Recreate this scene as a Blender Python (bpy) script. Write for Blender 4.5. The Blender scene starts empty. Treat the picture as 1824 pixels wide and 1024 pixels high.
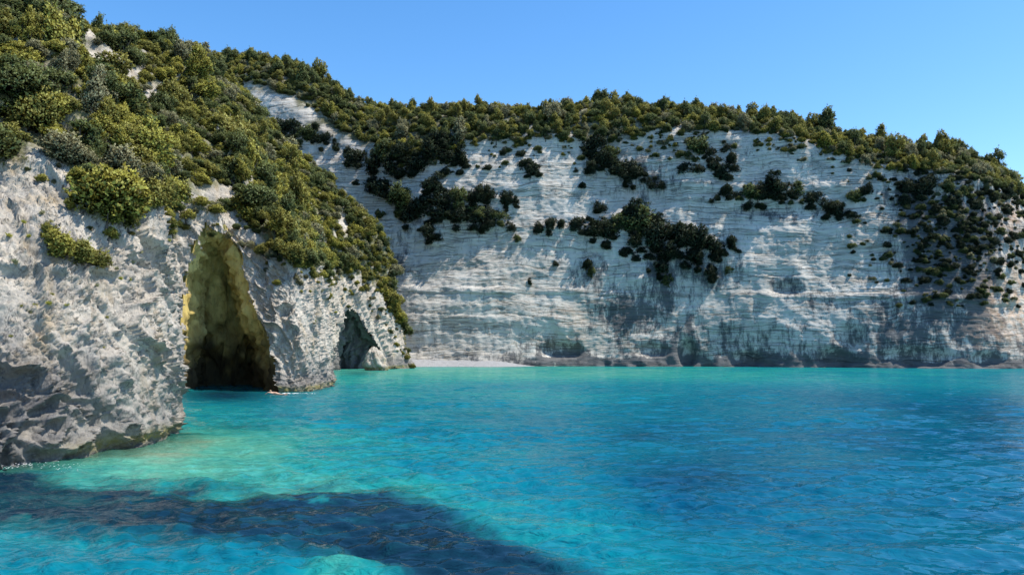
import bpy, math, random
import numpy as np

random.seed(7)
RNG = np.random.default_rng(11)
S = bpy.context.scene
COL = S.collection

# ------------------------------------------------------------------ camera, sky, sun, exposure
FPX, CXP, CYP, HORIZON = 1317.0, 912.0, 512.0, 620.0
CAM_H = 4.0
PITCH = math.atan((HORIZON - CYP) / FPX)
cam_data = bpy.data.cameras.new("camera")
cam = bpy.data.objects.new("camera", cam_data)
COL.objects.link(cam)
cam_data.sensor_width = 36.0
cam_data.lens = FPX / 1824.0 * 36.0
cam_data.clip_start = 0.1
cam_data.clip_end = 12000.0
cam.location = (0, 0, CAM_H)
cam.rotation_euler = (math.pi / 2 + PITCH, 0, 0)
S.camera = cam

SUN_EL, SUN_AZ = math.radians(61), math.radians(98)      # azimuth clockwise from +Y
W = bpy.data.worlds.new("World")
S.world = W
W.use_nodes = True
wn, wl = W.node_tree.nodes, W.node_tree.links
wn.clear()
sky = wn.new("ShaderNodeTexSky")
sky.sky_type = 'NISHITA'
sky.sun_disc = False
sky.sun_elevation = SUN_EL
sky.sun_rotation = SUN_AZ
sky.altitude = 0
sky.air_density = 1.0
sky.dust_density = 0.4
sky.ozone_density = 2.0
hsv = wn.new("ShaderNodeHueSaturation")
hsv.inputs['Saturation'].default_value = 1.3
hsv.inputs['Hue'].default_value = 0.5
bg = wn.new("ShaderNodeBackground")
bg.inputs['Strength'].default_value = 0.15
wo = wn.new("ShaderNodeOutputWorld")
wl.new(sky.outputs[0], hsv.inputs['Color'])
wl.new(hsv.outputs[0], bg.inputs[0])
wl.new(bg.outputs[0], wo.inputs[0])

sd = bpy.data.lights.new("sun", 'SUN')
sd.energy = 4.2
sd.angle = math.radians(0.53)
sd.color = (1.0, 0.93, 0.82)
sun = bpy.data.objects.new("sun", sd)
COL.objects.link(sun)
sun.rotation_euler = (math.pi / 2 - SUN_EL, 0, -SUN_AZ + math.pi)
sun.location = (60, 40, 120)

S.view_settings.view_transform = 'Standard'
S.view_settings.look = 'None'
S.view_settings.exposure = 0.72
S.view_settings.gamma = 1.0
S.view_settings.use_curve_mapping = False
S.render.engine = 'CYCLES'
S.cycles.max_bounces = 6
S.cycles.diffuse_bounces = 4
S.cycles.glossy_bounces = 3
S.cycles.transparent_max_bounces = 8
S.cycles.use_denoising = True

# ------------------------------------------------------------------ projection helpers
CP, SP = math.cos(PITCH), math.sin(PITCH)


def project(P):
    """world points (n,3) -> px, py in the photograph's pixels, depth"""
    P = np.asarray(P, float)
    x, y, z = P[..., 0], P[..., 1], P[..., 2] - CAM_H
    dep = y * CP + z * SP
    up = -y * SP + z * CP
    dep = np.where(dep < 0.01, 0.01, dep)
    return CXP + FPX * x / dep, CYP - FPX * up / dep, dep


def on_water(px, py, z=0.0):
    a, b = (px - CXP) / FPX, (CYP - py) / FPX
    d = np.array([a, CP - b * SP, SP + b * CP])
    k = (z - CAM_H) / d[2]
    return np.array([0, 0, CAM_H]) + d * k


def in_poly(px, py, poly):
    inside = np.zeros(np.shape(px), bool)
    n = len(poly)
    j = n - 1
    for i in range(n):
        xi, yi = poly[i]
        xj, yj = poly[j]
        c = ((yi > py) != (yj > py)) & (px < (xj - xi) * (py - yi) / ((yj - yi) or 1e-9) + xi)
        inside ^= c
        j = i
    return inside


# ------------------------------------------------------------------ numpy noise
_p = RNG.permutation(256).astype(np.int32)
PERM = np.concatenate([_p, _p, _p])
_g = RNG.normal(size=(256, 3))
GRAD = (_g / np.linalg.norm(_g, axis=1)[:, None]).astype(np.float32)
RND = RNG.random((256, 3)).astype(np.float32)


def perlin(P):
    P = np.asarray(P, np.float32)
    i = np.floor(P).astype(np.int32)
    f = P - i
    i &= 255
    w = f * f * f * (f * (f * 6 - 15) + 10)
    out = 0
    for dx in (0, 1):
        wx = w[:, 0] if dx else 1 - w[:, 0]
        for dy in (0, 1):
            wy = w[:, 1] if dy else 1 - w[:, 1]
            for dz in (0, 1):
                wz = w[:, 2] if dz else 1 - w[:, 2]
                h = PERM[PERM[PERM[(i[:, 0] + dx) & 255] + ((i[:, 1] + dy) & 255)] + ((i[:, 2] + dz) & 255)]
                g = GRAD[h]
                out = out + wx * wy * wz * (g[:, 0] * (f[:, 0] - dx) + g[:, 1] * (f[:, 1] - dy) + g[:, 2] * (f[:, 2] - dz))
    return out * 1.5


def fbm(P, oct=4, gain=0.5, lac=2.03):
    P = np.asarray(P, np.float32)
    a, s, o = 1.0, 0, 0
    for k in range(oct):
        s = s + a * perlin(P + 17.3 * k)
        P = P * lac
        a *= gain
    return s


def ridged(P, oct=4, gain=0.5, lac=2.1):
    P = np.asarray(P, np.float32)
    a, s = 1.0, 0
    for k in range(oct):
        s = s + a * (1 - 2 * np.abs(perlin(P + 31.7 * k)))
        P = P * lac
        a *= gain
    return s


def worley(P):
    """F1, F2 and cell value"""
    P = np.asarray(P, np.float32)
    i = np.floor(P).astype(np.int32)
    f = P - i
    d1 = np.full(len(P), 9.0, np.float32)
    d2 = d1.copy()
    cell = np.zeros(len(P), np.float32)
    for dx in (-1, 0, 1):
        for dy in (-1, 0, 1):
            for dz in (-1, 0, 1):
                h = PERM[PERM[PERM[(i[:, 0] + dx) & 255] + ((i[:, 1] + dy) & 255)] + ((i[:, 2] + dz) & 255)]
                r = RND[h]
                d = (dx + r[:, 0] - f[:, 0]) ** 2 + (dy + r[:, 1] - f[:, 1]) ** 2 + (dz + r[:, 2] - f[:, 2]) ** 2
                m = d < d1
                d2 = np.where(m, d1, np.minimum(d2, d))
                cell = np.where(m, r[:, 0], cell)
                d1 = np.where(m, d, d1)
    return np.sqrt(d1), np.sqrt(d2), cell


def sstep(a, b, x):
    t = np.clip((x - a) / (b - a), 0, 1)
    return t * t * (3 - 2 * t)


def catmull(T, n=40):
    """dense Catmull-Rom through the rows of T"""
    T = np.asarray(T, float)
    Q = np.vstack([2 * T[0] - T[1], T, 2 * T[-1] - T[-2]])
    out = []
    for k in range(1, len(Q) - 2):
        t = np.linspace(0, 1, n, endpoint=False)[:, None]
        p0, p1, p2, p3 = Q[k - 1], Q[k], Q[k + 1], Q[k + 2]
        out.append(0.5 * ((2 * p1) + (-p0 + p2) * t + (2 * p0 - 5 * p1 + 4 * p2 - p3) * t ** 2 + (-p0 + 3 * p1 - 3 * p2 + p3) * t ** 3))
    out.append(T[-1:])
    return np.vstack(out)


# ------------------------------------------------------------------ mesh / node helpers
def tag(o, label=None, cat=None, group=None, kind=None):
    if label: o['label'] = label
    if cat: o['category'] = cat
    if group: o['group'] = group
    if kind: o['kind'] = kind
    return o


def mesh_np(name, V, F, mat=None, smooth=True):
    """V (n,3), F (m,3|4) integer faces"""
    me = bpy.data.meshes.new(name)
    V = np.ascontiguousarray(V, np.float32)
    F = np.ascontiguousarray(F, np.int32)
    m, k = F.shape
    me.vertices.add(len(V))
    me.vertices.foreach_set("co", V.ravel())
    me.loops.add(m * k)
    me.loops.foreach_set("vertex_index", F.ravel())
    me.polygons.add(m)
    me.polygons.foreach_set("loop_start", np.arange(0, m * k, k, dtype=np.int32))
    if smooth:
        me.polygons.foreach_set("use_smooth", np.ones(m, bool))
    me.update(calc_edges=True)
    if mat: me.materials.append(mat)
    return me


def attr(me, name, vals, dom='POINT'):
    a = me.attributes.new(name, 'FLOAT', dom)
    a.data.foreach_set("value", np.ascontiguousarray(vals, np.float32))


def link(name, me, parent=None):
    o = bpy.data.objects.new(name, me)
    COL.objects.link(o)
    if parent: o.parent = parent
    return o


def grid_faces(nu, nv):
    a = np.arange(nu * nv).reshape(nu, nv)
    return np.stack([a[:-1, :-1], a[1:, :-1], a[1:, 1:], a[:-1, 1:]], -1).reshape(-1, 4)


def grid_normals(P):
    du = np.gradient(P, axis=0)
    dv = np.gradient(P, axis=1)
    n = np.cross(du, dv)
    return n / (np.linalg.norm(n, axis=-1, keepdims=True) + 1e-9)


class NT:
    def __init__(self, name):
        self.m = bpy.data.materials.new(name)
        self.m.use_nodes = True
        self.t = self.m.node_tree
        self.t.nodes.clear()
        self.out = self.t.nodes.new("ShaderNodeOutputMaterial")

    def n(self, typ, **kw):
        nd = self.t.nodes.new("ShaderNode" + typ)
        for k, v in kw.items():
            setattr(nd, k, v)
        return nd

    def l(self, a, b):
        self.t.links.new(a, b)

    def setin(self, sock, v):
        if hasattr(v, 'is_output') or isinstance(v, bpy.types.NodeSocket):
            self.l(v, sock)
        else:
            sock.default_value = v

    def attr(self, name):
        return self.n("Attribute", attribute_name=name).outputs['Fac']

    def mix(self, fac, a, b, blend='MIX'):
        nd = self.n("Mix", data_type='RGBA', blend_type=blend)
        self.setin(nd.inputs[0], fac)
        self.setin(nd.inputs[6], a if not isinstance(a, tuple) else (*a, 1)[:4])
        self.setin(nd.inputs[7], b if not isinstance(b, tuple) else (*b, 1)[:4])
        return nd.outputs[2]

    def math(self, op, a, b=0.0, c=0.0, clamp=False):
        nd = self.n("Math", operation=op, use_clamp=clamp)
        self.setin(nd.inputs[0], a)
        self.setin(nd.inputs[1], b)
        if op in ('MULTIPLY_ADD',): self.setin(nd.inputs[2], c)
        return nd.outputs[0]

    def ramp(self, fac, stops):
        nd = self.n("ValToRGB")
        self.l(fac, nd.inputs[0])
        e = nd.color_ramp.elements
        while len(e) < len(stops): e.new(0.5)
        for el, (p, c) in zip(e, stops):
            el.position = p
            el.color = (*c, 1) if len(c) == 3 else c
        return nd.outputs[0]

    def rng(self, v, a, b, c=0.0, d=1.0):
        nd = self.n("MapRange")
        self.setin(nd.inputs[0], v)
        for k, x in zip((1, 2, 3, 4), (a, b, c, d)): nd.inputs[k].default_value = x
        return nd.outputs[0]

    def coord(self, scale=(1, 1, 1), rot=(0, 0, 0)):
        tc = self.n("TexCoord")
        mp = self.n("Mapping")
        mp.inputs['Scale'].default_value = scale
        mp.inputs['Rotation'].default_value = rot
        self.l(tc.outputs['Object'], mp.inputs[0])
        return mp.outputs[0]

    def noise(self, vec, scale, detail=4, rough=0.6, dist=0.0):
        nd = self.n("TexNoise")
        self.l(vec, nd.inputs['Vector'])
        nd.inputs['Scale'].default_value = scale
        nd.inputs['Detail'].default_value = detail
        nd.inputs['Roughness'].default_value = rough
        nd.inputs['Distortion'].default_value = dist
        return nd.outputs['Fac']

    def voro(self, vec, scale, feature='F1'):
        nd = self.n("TexVoronoi", feature=feature)
        self.l(vec, nd.inputs['Vector'])
        nd.inputs['Scale'].default_value = scale
        return nd.outputs['Distance']

    def bump(self, h, strength, dist, normal=None):
        nd = self.n("Bump")
        nd.inputs['Strength'].default_value = strength
        nd.inputs['Distance'].default_value = dist
        self.l(h, nd.inputs['Height'])
        if normal is not None: self.l(normal, nd.inputs['Normal'])
        return nd.outputs[0]

    def principled(self, color, rough=0.9, normal=None, spec=0.2, **kw):
        b = self.n("BsdfPrincipled")
        self.setin(b.inputs['Base Color'], color if not isinstance(color, tuple) else (*color, 1)[:4])
        self.setin(b.inputs['Roughness'], rough)
        b.inputs['Specular IOR Level'].default_value = spec
        if normal is not None: self.l(normal, b.inputs['Normal'])
        for k, v in kw.items():
            self.setin(b.inputs[k.replace('_', ' ')], v)
        return b.outputs[0]

    def done(self, shader):
        self.l(shader, self.out.inputs[0])
        return self.m


# ------------------------------------------------------------------ rock materials
def headland_material():
    t = NT("headland_rock")
    c = t.coord()
    cs = t.coord((1.0, 0.6, 0.40), (0.0, -0.52, 0.0))
    n1 = t.noise(c, 0.35, 6, 0.65)
    n2 = t.noise(cs, 2.2, 7, 0.7, 0.6)
    n3 = t.noise(c, 9.0, 5, 0.7)
    col = t.mix(t.rng(n1, 0.35, 0.65), (0.335, 0.30, 0.25), (0.51, 0.465, 0.395))
    col = t.mix(t.rng(n2, 0.48, 0.66, 0, 0.7), col, (0.20, 0.195, 0.185))
    col = t.mix(t.rng(n3, 0.5, 0.7, 0, 0.35), col, (0.54, 0.51, 0.455))
    sp = t.noise(t.coord((1.0, 0.7, 0.42), (0.0, -0.52, 0.0)), 6.5, 3, 0.6, 0.3)
    col = t.mix(t.rng(sp, 0.60, 0.68, 0, 0.8), col, (0.10, 0.10, 0.098))
    ln = t.math('ABSOLUTE', t.math('SUBTRACT', t.noise(cs, 0.9, 5, 0.6, 0.3), 0.5))
    col = t.mix(t.math('MULTIPLY', t.rng(ln, 0.0, 0.012, 1.0, 0.0), 0.75), col, (0.09, 0.085, 0.078))
    w = t.noise(t.coord((1.0, 1.0, 0.4)), 0.7, 5, 0.65)
    col = t.mix(t.rng(w, 0.53, 0.68, 0, 0.6), col, (0.36, 0.27, 0.155))
    wd = t.noise(t.coord((1.0, 1.0, 0.33)), 0.5, 7, 0.7)
    col = t.mix(t.rng(wd, 0.54, 0.66, 0, 0.55), col, (0.15, 0.15, 0.148))
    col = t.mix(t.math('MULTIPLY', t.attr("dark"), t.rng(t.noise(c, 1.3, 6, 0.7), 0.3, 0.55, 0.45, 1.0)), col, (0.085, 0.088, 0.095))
    col = t.mix(t.math('MULTIPLY', t.attr("algae"), t.rng(t.noise(c, 3.0, 4), 0.35, 0.6, 0.2, 1.0)), col, (0.23, 0.20, 0.075))
    soil = t.mix(t.noise(c, 1.6, 5), (0.05, 0.055, 0.02), (0.19, 0.185, 0.10))
    col = t.mix(t.math('MULTIPLY', t.attr("veg"), t.rng(t.noise(c, 0.8, 5, 0.7), 0.38, 0.52, 0.25, 1.0)), col, soil)
    b1 = t.bump(t.noise(cs, 3.5, 8, 0.72, 0.4), 0.9, 0.16)
    b2 = t.bump(t.voro(c, 6.0), 0.6, 0.05, b1)
    b3 = t.bump(t.noise(c, 22.0, 5, 0.7), 0.6, 0.02, b2)
    return t.done(t.principled(col, 0.92, b3, 0.15))


def cliff_material():
    t = NT("banded_limestone")
    c = t.coord()
    wob = t.n('VectorMath', operation='MULTIPLY_ADD'); wn_ = t.n('TexNoise'); wn_.inputs['Scale'].default_value = 0.06; wn_.inputs['Detail'].default_value = 5; t.l(c, wn_.inputs['Vector'])
    t.l(wn_.outputs['Color'], wob.inputs[0]); wob.inputs[1].default_value = (0, 0, 5.0); t.l(c, wob.inputs[2])
    mpw = t.n('Mapping'); mpw.inputs['Scale'].default_value = (0.035, 0.035, 1.0); mpw.inputs['Rotation'].default_value = (0, -0.02, 0); t.l(wob.outputs[0], mpw.inputs[0])
    band = t.noise(mpw.outputs[0], 0.9, 6, 0.7, 0.1)
    n1 = t.noise(c, 0.10, 5, 0.6)

    def seams(scale, sx, width, detail):
        """thin bedding seams: the level line of a noise stretched along the beds"""
        m_ = t.n('Mapping'); m_.inputs['Scale'].default_value = (sx, sx, 1.0); m_.inputs['Rotation'].default_value = (0, -0.02, 0); t.l(wob.outputs[0], m_.inputs[0])
        q = t.math('ABSOLUTE', t.math('SUBTRACT', t.noise(m_.outputs[0], scale, detail, 0.55), 0.5))
        return t.rng(q, 0.0, width, 1.0, 0.0)
    s1 = t.math('MULTIPLY', seams(0.55, 0.03, 0.016, 3), t.rng(t.noise(c, 0.11, 4, 0.7), 0.38, 0.52, 0.15, 1.0))
    s2 = t.math('MULTIPLY', seams(1.5, 0.05, 0.030, 3), t.rng(t.noise(c, 0.16, 5, 0.7), 0.42, 0.58, 0.0, 0.8))
    seam = t.math('MAXIMUM', s1, s2)
    fine = t.noise(t.coord((0.22, 0.22, 2.2)), 1.0, 5, 0.65, 0.6)
    col = t.mix(t.rng(n1, 0.35, 0.65), (0.45, 0.415, 0.36), (0.585, 0.55, 0.49))
    col = t.mix(t.rng(band, 0.45, 0.65, 0, 0.45), col, (0.40, 0.37, 0.32))
    col = t.mix(t.rng(t.noise(t.coord((1.0, 1.0, 0.55)), 0.22, 8, 0.72), 0.50, 0.68, 0, 0.65), col, (0.32, 0.305, 0.28))
    col = t.mix(t.rng(t.noise(c, 0.45, 6, 0.65), 0.58, 0.72, 0, 0.4), col, (0.42, 0.34, 0.22))
    col = t.mix(t.math('MULTIPLY', seam, 0.8), col, (0.14, 0.125, 0.10))
    crk = t.math('ABSOLUTE', t.math('SUBTRACT', t.noise(t.coord((1.0, 1.0, 0.5), (0, 0.3, 0)), 0.13, 5, 0.6), 0.5))
    ck = t.math('MULTIPLY', t.rng(crk, 0.0, 0.006, 1.0, 0.0), t.rng(t.noise(c, 0.07, 3), 0.45, 0.6))
    col = t.mix(t.math('MULTIPLY', ck, 0.7), col, (0.12, 0.11, 0.10))
    sn = t.math('MULTIPLY_ADD', t.noise(t.coord((1.0, 1.0, 0.28)), 0.7, 10, 0.78), 3.6, -1.8)
    st = t.rng(t.math('ADD', t.attr("dark"), sn), 0.18, 0.66, 0.0, 0.88)
    col = t.mix(st, col, (0.060, 0.066, 0.074))
    col = t.mix(t.math('MULTIPLY', t.attr("warm"), t.rng(t.noise(c, 0.5, 5), 0.35, 0.6)), col, (0.52, 0.33, 0.20))
    soil = t.mix(t.noise(c, 1.2, 5), (0.04, 0.045, 0.02), (0.16, 0.15, 0.09))
    col = t.mix(t.math('MULTIPLY', t.attr("veg"), t.rng(t.noise(c, 0.35, 5, 0.7), 0.36, 0.52, 0.35, 1.0)), col, soil)
    b0 = t.bump(t.math('MULTIPLY', seam, -1.0), 0.8, 0.25)
    b1 = t.bump(fine, 0.6, 0.22, b0)
    b2 = t.bump(t.noise(c, 1.4, 7, 0.72), 0.6, 0.16, b1)
    return t.done(t.principled(col, 0.95, b2, 0.1))


def cave_material():
    t = NT("ochre_cave_rock")
    c = t.coord()
    v = t.coord((1.0, 1.0, 0.16))
    col = t.mix(t.rng(t.noise(v, 0.8, 6, 0.65), 0.35, 0.62), (0.44, 0.32, 0.09), (0.76, 0.61, 0.22))
    col = t.mix(t.rng(t.noise(c, 1.2, 6, 0.7), 0.5, 0.7, 0, 0.7), col, (0.16, 0.10, 0.045))
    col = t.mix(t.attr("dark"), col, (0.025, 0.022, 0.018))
    b = t.bump(t.noise(v, 2.5, 7, 0.7), 0.9, 0.3)
    return t.done(t.principled(col, 0.9, b, 0.2))


def grey_cave_material():
    t = NT("grey_cave_rock")
    c = t.coord()
    col = t.mix(t.noise(c, 0.8, 6, 0.7), (0.07, 0.07, 0.07), (0.22, 0.215, 0.20))
    b = t.bump(t.noise(c, 1.5, 7, 0.7), 0.9, 0.4)
    return t.done(t.principled(col, 0.95, b, 0.1))


M_HEAD = headland_material()
M_CLIFF = cliff_material()
M_CAVE = cave_material()
M_CAVE2 = grey_cave_material()

# ------------------------------------------------------------------ near headland (left wall of the cove)
# x, y, inland direction, cliff-top height, batter, crest height, crest distance
HEAD = np.array([
    (-75, 10, -.40, .90, 12, 7.0, 38, 34),
    (-45, 18, -.45, .89, 12, 7.0, 38, 34),
    (-28, 22.0, -.50, .87, 11, 7.0, 38, 34),
    (-21, 23.8, -.50, .87, 11, 7.0, 39, 34),
    (-18.0, 25.6, -.55, .83, 11, 6.6, 39, 34),
    (-16.3, 28.5, -.65, .76, 11.5, 5.0, 40, 34),
    (-15.8, 32, -.75, .66, 12, 3.2, 40, 34),
    (-16.3, 36, -.85, .50, 12.5, 2.0, 41, 34),
    (-19.5, 41, -.90, .45, 14, 2.0, 41, 32),
    (-24, 47, -.90, .45, 16, 2.0, 41, 30),
    (-29, 55, -.90, .45, 18, 2.0, 41, 27),
    (-32.5, 62, -.90, .45, 19, 2.0, 42, 26),
    (-33, 67.5, -.80, .60, 19, 2.0, 42, 26),
    (-29, 70.2, -.60, .80, 18, 3.0, 43, 28),
    (-24.5, 69.8, -.50, .87, 15, 4.0, 43, 33),
    (-21, 68.6, -.50, .87, 12.5, 4.2, 43, 36),
    (-19.3, 69.2, -.70, .70, 12, 3.6, 44, 37),
    (-18.7, 72, -.85, .50, 12, 2.6, 44, 37),
    (-19.3, 78, -.90, .40, 12.5, 2.0, 45, 37),
    (-20.6, 86, -.93, .36, 14, 2.5, 46, 37),
    (-24, 96, -.93, .36, 17, 3.0, 50, 35),
    (-28, 108, -.93, .36, 21, 4.0, 54.5, 33),
    (-30.5, 119, -.92, .38, 22, 4.0, 58, 31),
    (-30.5, 129, -.90, .43, 22, 5.0, 60, 31),
    (-28.5, 137, -.85, .50, 23, 6.0, 57, 32),
    (-25, 142.5, -.85, .50, 25, 7.0, 53, 33),
    (-21.1, 147.8, -.90, .40, 28, 8.0, 49, 34),
    (-20.6, 152, -.97, .20, 28, 8.0, 48, 34),
    (-23, 158, -1.0, .0, 28, 7.0, 47, 33),
    (-27, 166, -1.0, -.1, 30, 6.0, 47, 32),
    (-34, 178, -1.0, -.1, 30, 6.0, 47, 32)], float)

HD = catmull(HEAD, 40)


def resample(D, n, dens):
    """re-space a dense table so spacing follows dens(mid points)"""
    seg = np.linalg.norm(np.diff(D[:, :2], axis=0), axis=1)
    wgt = seg * dens(0.5 * (D[1:, :2] + D[:-1, :2]))
    c = np.concatenate([[0], np.cumsum(wgt)])
    s = np.linspace(0, c[-1], n)
    return np.stack([np.interp(s, c, D[:, k]) for k in range(D.shape[1])], 1)


def head_density(P):
    d = np.hypot(P[:, 0], P[:, 1])
    off = (P[:, 0] / np.maximum(P[:, 1], 1)) < -0.85
    return np.where(off, 0.15, 1.0) / d ** 0.85


NU, NCL, NSL = 900, 250, 210
T = resample(HD, NU, head_density)
# smooth upper-slope direction
g = T[:, 2:4].copy()
k = 181
ker = np.hanning(k); ker /= ker.sum()
g = np.stack([np.convolve(np.pad(g[:, i], k // 2, mode='edge'), ker, 'valid') for i in (0, 1)], 1)
g /= np.linalg.norm(g, axis=1)[:, None]
dr = T[:, 2:4] / np.linalg.norm(T[:, 2:4], axis=1)[:, None]
Hc, bat, Hcr, dcr = T[:, 4], T[:, 5], T[:, 6], T[:, 7]
tc = np.linspace(0, 1, NCL)
HH = -2.5 + (Hc[:, None] + 2.5) * tc[None, :]                       # heights along the cliff rows
fr = np.clip(HH / Hc[:, None], 0, 1)
nr_ = (1 - sstep(33, 48, np.hypot(T[:, 0], T[:, 1])))[:, None] * 0.9
DD = bat[:, None] * ((1 - nr_) * (0.75 * fr + 0.25 * fr ** 3) + nr_ * fr ** 1.9) + np.where(HH < 0, 0.5 * HH, 0) * 1.0
ts = np.linspace(0, 1, NSL + 1)[1:] ** 1.25
over = 1.0
dS = bat[:, None] + (dcr[:, None] - bat[:, None]) * ts[None, :] * 1.0
hS = Hc[:, None] + (Hcr - Hc)[:, None] * (0.25 * np.sin(ts * math.pi / 2) + 0.75 * ts)[None, :]
tb = np.linspace(0, 1, 16)[1:]
dB = dcr[:, None] + 60 * tb[None, :]
hB = Hcr[:, None] + 5 * tb[None, :] + 0 * dB
DA = np.concatenate([DD, dS, dB], 1)
HA = np.concatenate([HH, hS, hB], 1)
NV = DA.shape[1]
near_d = np.minimum(DA, bat[:, None] + 1.0)
far_d = DA - near_d
PX = T[:, 0:1] + dr[:, 0:1] * near_d + g[:, 0:1] * far_d
PY = T[:, 1:2] + dr[:, 1:2] * near_d + g[:, 1:2] * far_d
PA = np.stack([PX, PY, HA], -1)
BASE_A = PA.copy()
nrm = grid_normals(PA)
if nrm[NU // 4, 60, 1] > 0: nrm = -nrm
for ax in (0, 1):                                                    # soften the base normals
    for _ in range(2):
        nrm = nrm + 0.5 * (np.roll(nrm, 6, ax) + np.roll(nrm, -6, ax))
nrm /= np.linalg.norm(nrm, axis=-1, keepdims=True)
flat = PA.reshape(-1, 3)
hgt = flat[:, 2]
dist = np.hypot(flat[:, 0], flat[:, 1])
rowi = np.tile(np.arange(NV), NU)
slope_w = sstep(NCL - 6, NCL + 25, rowi.astype(float))
back_w = (rowi >= NCL + NSL).astype(float)
rockw = 1 - slope_w
# dipping coordinates: streaks run down to the right in the photograph
al = flat[:, 0] * 0.50 - hgt * 0.86
ac = flat[:, 0] * 0.86 + hgt * 0.50 + flat[:, 1] * 0.45
farm = dist > 50
al = np.where(farm, flat[:, 0] * 0.3 - hgt * 0.95, al)
ac = np.where(farm, flat[:, 0] * 0.86 + hgt * 0.28 + flat[:, 1] * 0.9, ac)
dip = np.stack([ac, al * 0.30, flat[:, 1] * 0.35 - flat[:, 0] * 0.2], 1)
big = fbm(flat * 0.11, 3)
rg = ridged(dip * 0.42, 4, 0.5)
f1, f2, cv = worley(dip * 0.55 + 0.35 * fbm(flat * 0.5, 2)[:, None])
g1, g2, cv2 = worley(flat * 1.15 + 0.3 * fbm(flat * 1.4, 2)[:, None])
fine = ridged(dip * 1.9, 4, 0.6)
near = 1 - sstep(45, 90, dist)
fine2 = ridged(dip * 4.6 + 3, 3, 0.6)
pit = fbm(flat * 2.6, 4, 0.62)
butt = ridged(dip * 0.17 + 5, 3, 0.55)
h1_, h2_, hc_ = worley(np.stack([ac, al * 0.16, flat[:, 1] * 0.3 - flat[:, 0] * 0.2], 1) * 0.42 + 0.25 * fbm(flat * 0.35, 2)[:, None])
rough = fbm(np.stack([ac, al * 0.55, flat[:, 1] * 0.6], 1) * 1.1 + 2, 6, 0.66)
pits = 1.35 * sstep(0.22, 0.46, perlin(np.stack([ac * 3.3, al * 1.5, flat[:, 1] * 2.0], 1))) + 0.85 * sstep(0.22, 0.48, perlin(np.stack([ac * 5.6, al * 2.6, flat[:, 1] * 3.5], 1) + 8))
crev = np.exp(-(fbm(np.stack([ac * 0.9, al * 0.30, flat[:, 1] * 0.5], 1) + 4, 4, 0.6) / 0.035) ** 2) + 0.7 * np.exp(-(fbm(np.stack([ac * 0.5, al * 0.45, flat[:, 1] * 0.4], 1) + 14, 4, 0.6) / 0.03) ** 2)
p1, p2, pc = worley(np.stack([ac, al * 0.5, flat[:, 1] * 0.5], 1) * 0.30 + 0.3 * fbm(flat * 0.3, 3)[:, None] + 21)
disp = rockw * (0.70 * big + 0.45 * (butt - 0.6)
                + near * (0.03 * rg + 0.62 * (pc - 0.5) - 0.30 * np.exp(-((p2 - p1) / 0.035) ** 2) + 0.03 * (cv - 0.5)
                          + 0.05 * rough + 0.035 * fine + 0.05 * fine2 - 0.085 * pits - 0.22 * crev)
                + (1 - near) * (0.14 * rg + 1.1 * (hc_ - 0.5) - 0.5 * np.exp(-((h2_ - h1_) / 0.05) ** 2) + 0.09 * rough + 0.03 * fine + 0.035 * fine2 - 0.04 * pits - 0.24 * crev))
und = np.exp(-((hgt - 0.5) / 0.55) ** 2)
disp -= 0.45 * und * (0.6 + 0.6 * fbm(flat * np.array([0.3, 0.3, 0.01]), 2))
# lower-left hollow of the near rock: blocks with deep dark gaps
px0, py0, _ = project(flat)
low = sstep(540, 740, py0) * (1 - sstep(40, 250, px0 + (py0 - 700) * 0.3)) * (dist < 60)
w1, w2, wc = worley(flat * np.array([0.5, 0.5, 0.42]) + 0.4 * fbm(flat * 0.6, 2)[:, None] + 9)
disp += low * (0.9 * (wc - 0.55) - 0.6 * np.exp(-((w2 - w1) / 0.10) ** 2))
# upper slopes: gullies and ribs
gul = fbm(np.stack([flat[:, 0] * 0.10 + hgt * 0.05, flat[:, 1] * 0.13, hgt * 0.04], 1), 4)
disp += slope_w * (1 - back_w) * (1.6 * gul + 0.35 * fbm(flat * 0.7, 4) + 0.25 * (cv2 - 0.5))
flatd = flat + nrm.reshape(-1, 3) * disp[:, None]
PA = flatd.reshape(NU, NV, 3)

pxa, pya, dpa = project(flatd)
BARE = [(-400, 285), (0, 285), (70, 268), (115, 290), (150, 345), (168, 395), (215, 405), (250, 382), (300, 388), (335, 372),
        (380, 366), (430, 385), (480, 440), (525, 478), (570, 468), (625, 500), (650, 488), (692, 540), (722, 600), (745, 660),
        (745, 720), (400, 1200), (-400, 1200)]
nz = fbm(flat * 0.35, 3)
bare = in_poly(pxa + 22 * nz, pya + 22 * nz, BARE) & (rowi < NCL + 70)
BARE_SPOTS = [(185, 100, 40, 16), (235, 135, 24, 14), (270, 175, 16, 22), (215, 245, 22, 20), (400, 345, 40, 14),
              (330, 355, 24, 14), (450, 150, 30, 20), (160, 60, 18, 12), (395, 230, 16, 10), (560, 440, 24, 12),
              (610, 400, 14, 20), (260, 105, 20, 12)]
bs = np.zeros(len(flat))
for (x, y, rx, ry) in BARE_SPOTS:
    bs = np.maximum(bs, np.exp(-((pxa - x) / rx) ** 2 - ((pya - y) / ry) ** 2) * (dpa < 175))
veg = np.where(bare, 0.0, 1.0) * (1 - np.clip(1.6 * bs, 0, 1)) * sstep(3, 9, hgt)
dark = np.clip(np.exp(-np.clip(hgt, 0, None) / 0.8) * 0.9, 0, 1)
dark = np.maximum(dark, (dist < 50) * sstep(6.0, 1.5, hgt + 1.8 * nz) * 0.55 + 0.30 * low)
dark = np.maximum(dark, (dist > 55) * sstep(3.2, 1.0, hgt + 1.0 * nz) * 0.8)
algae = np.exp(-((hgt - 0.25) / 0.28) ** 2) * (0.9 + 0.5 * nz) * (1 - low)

FA = grid_faces(NU, NV)
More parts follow.
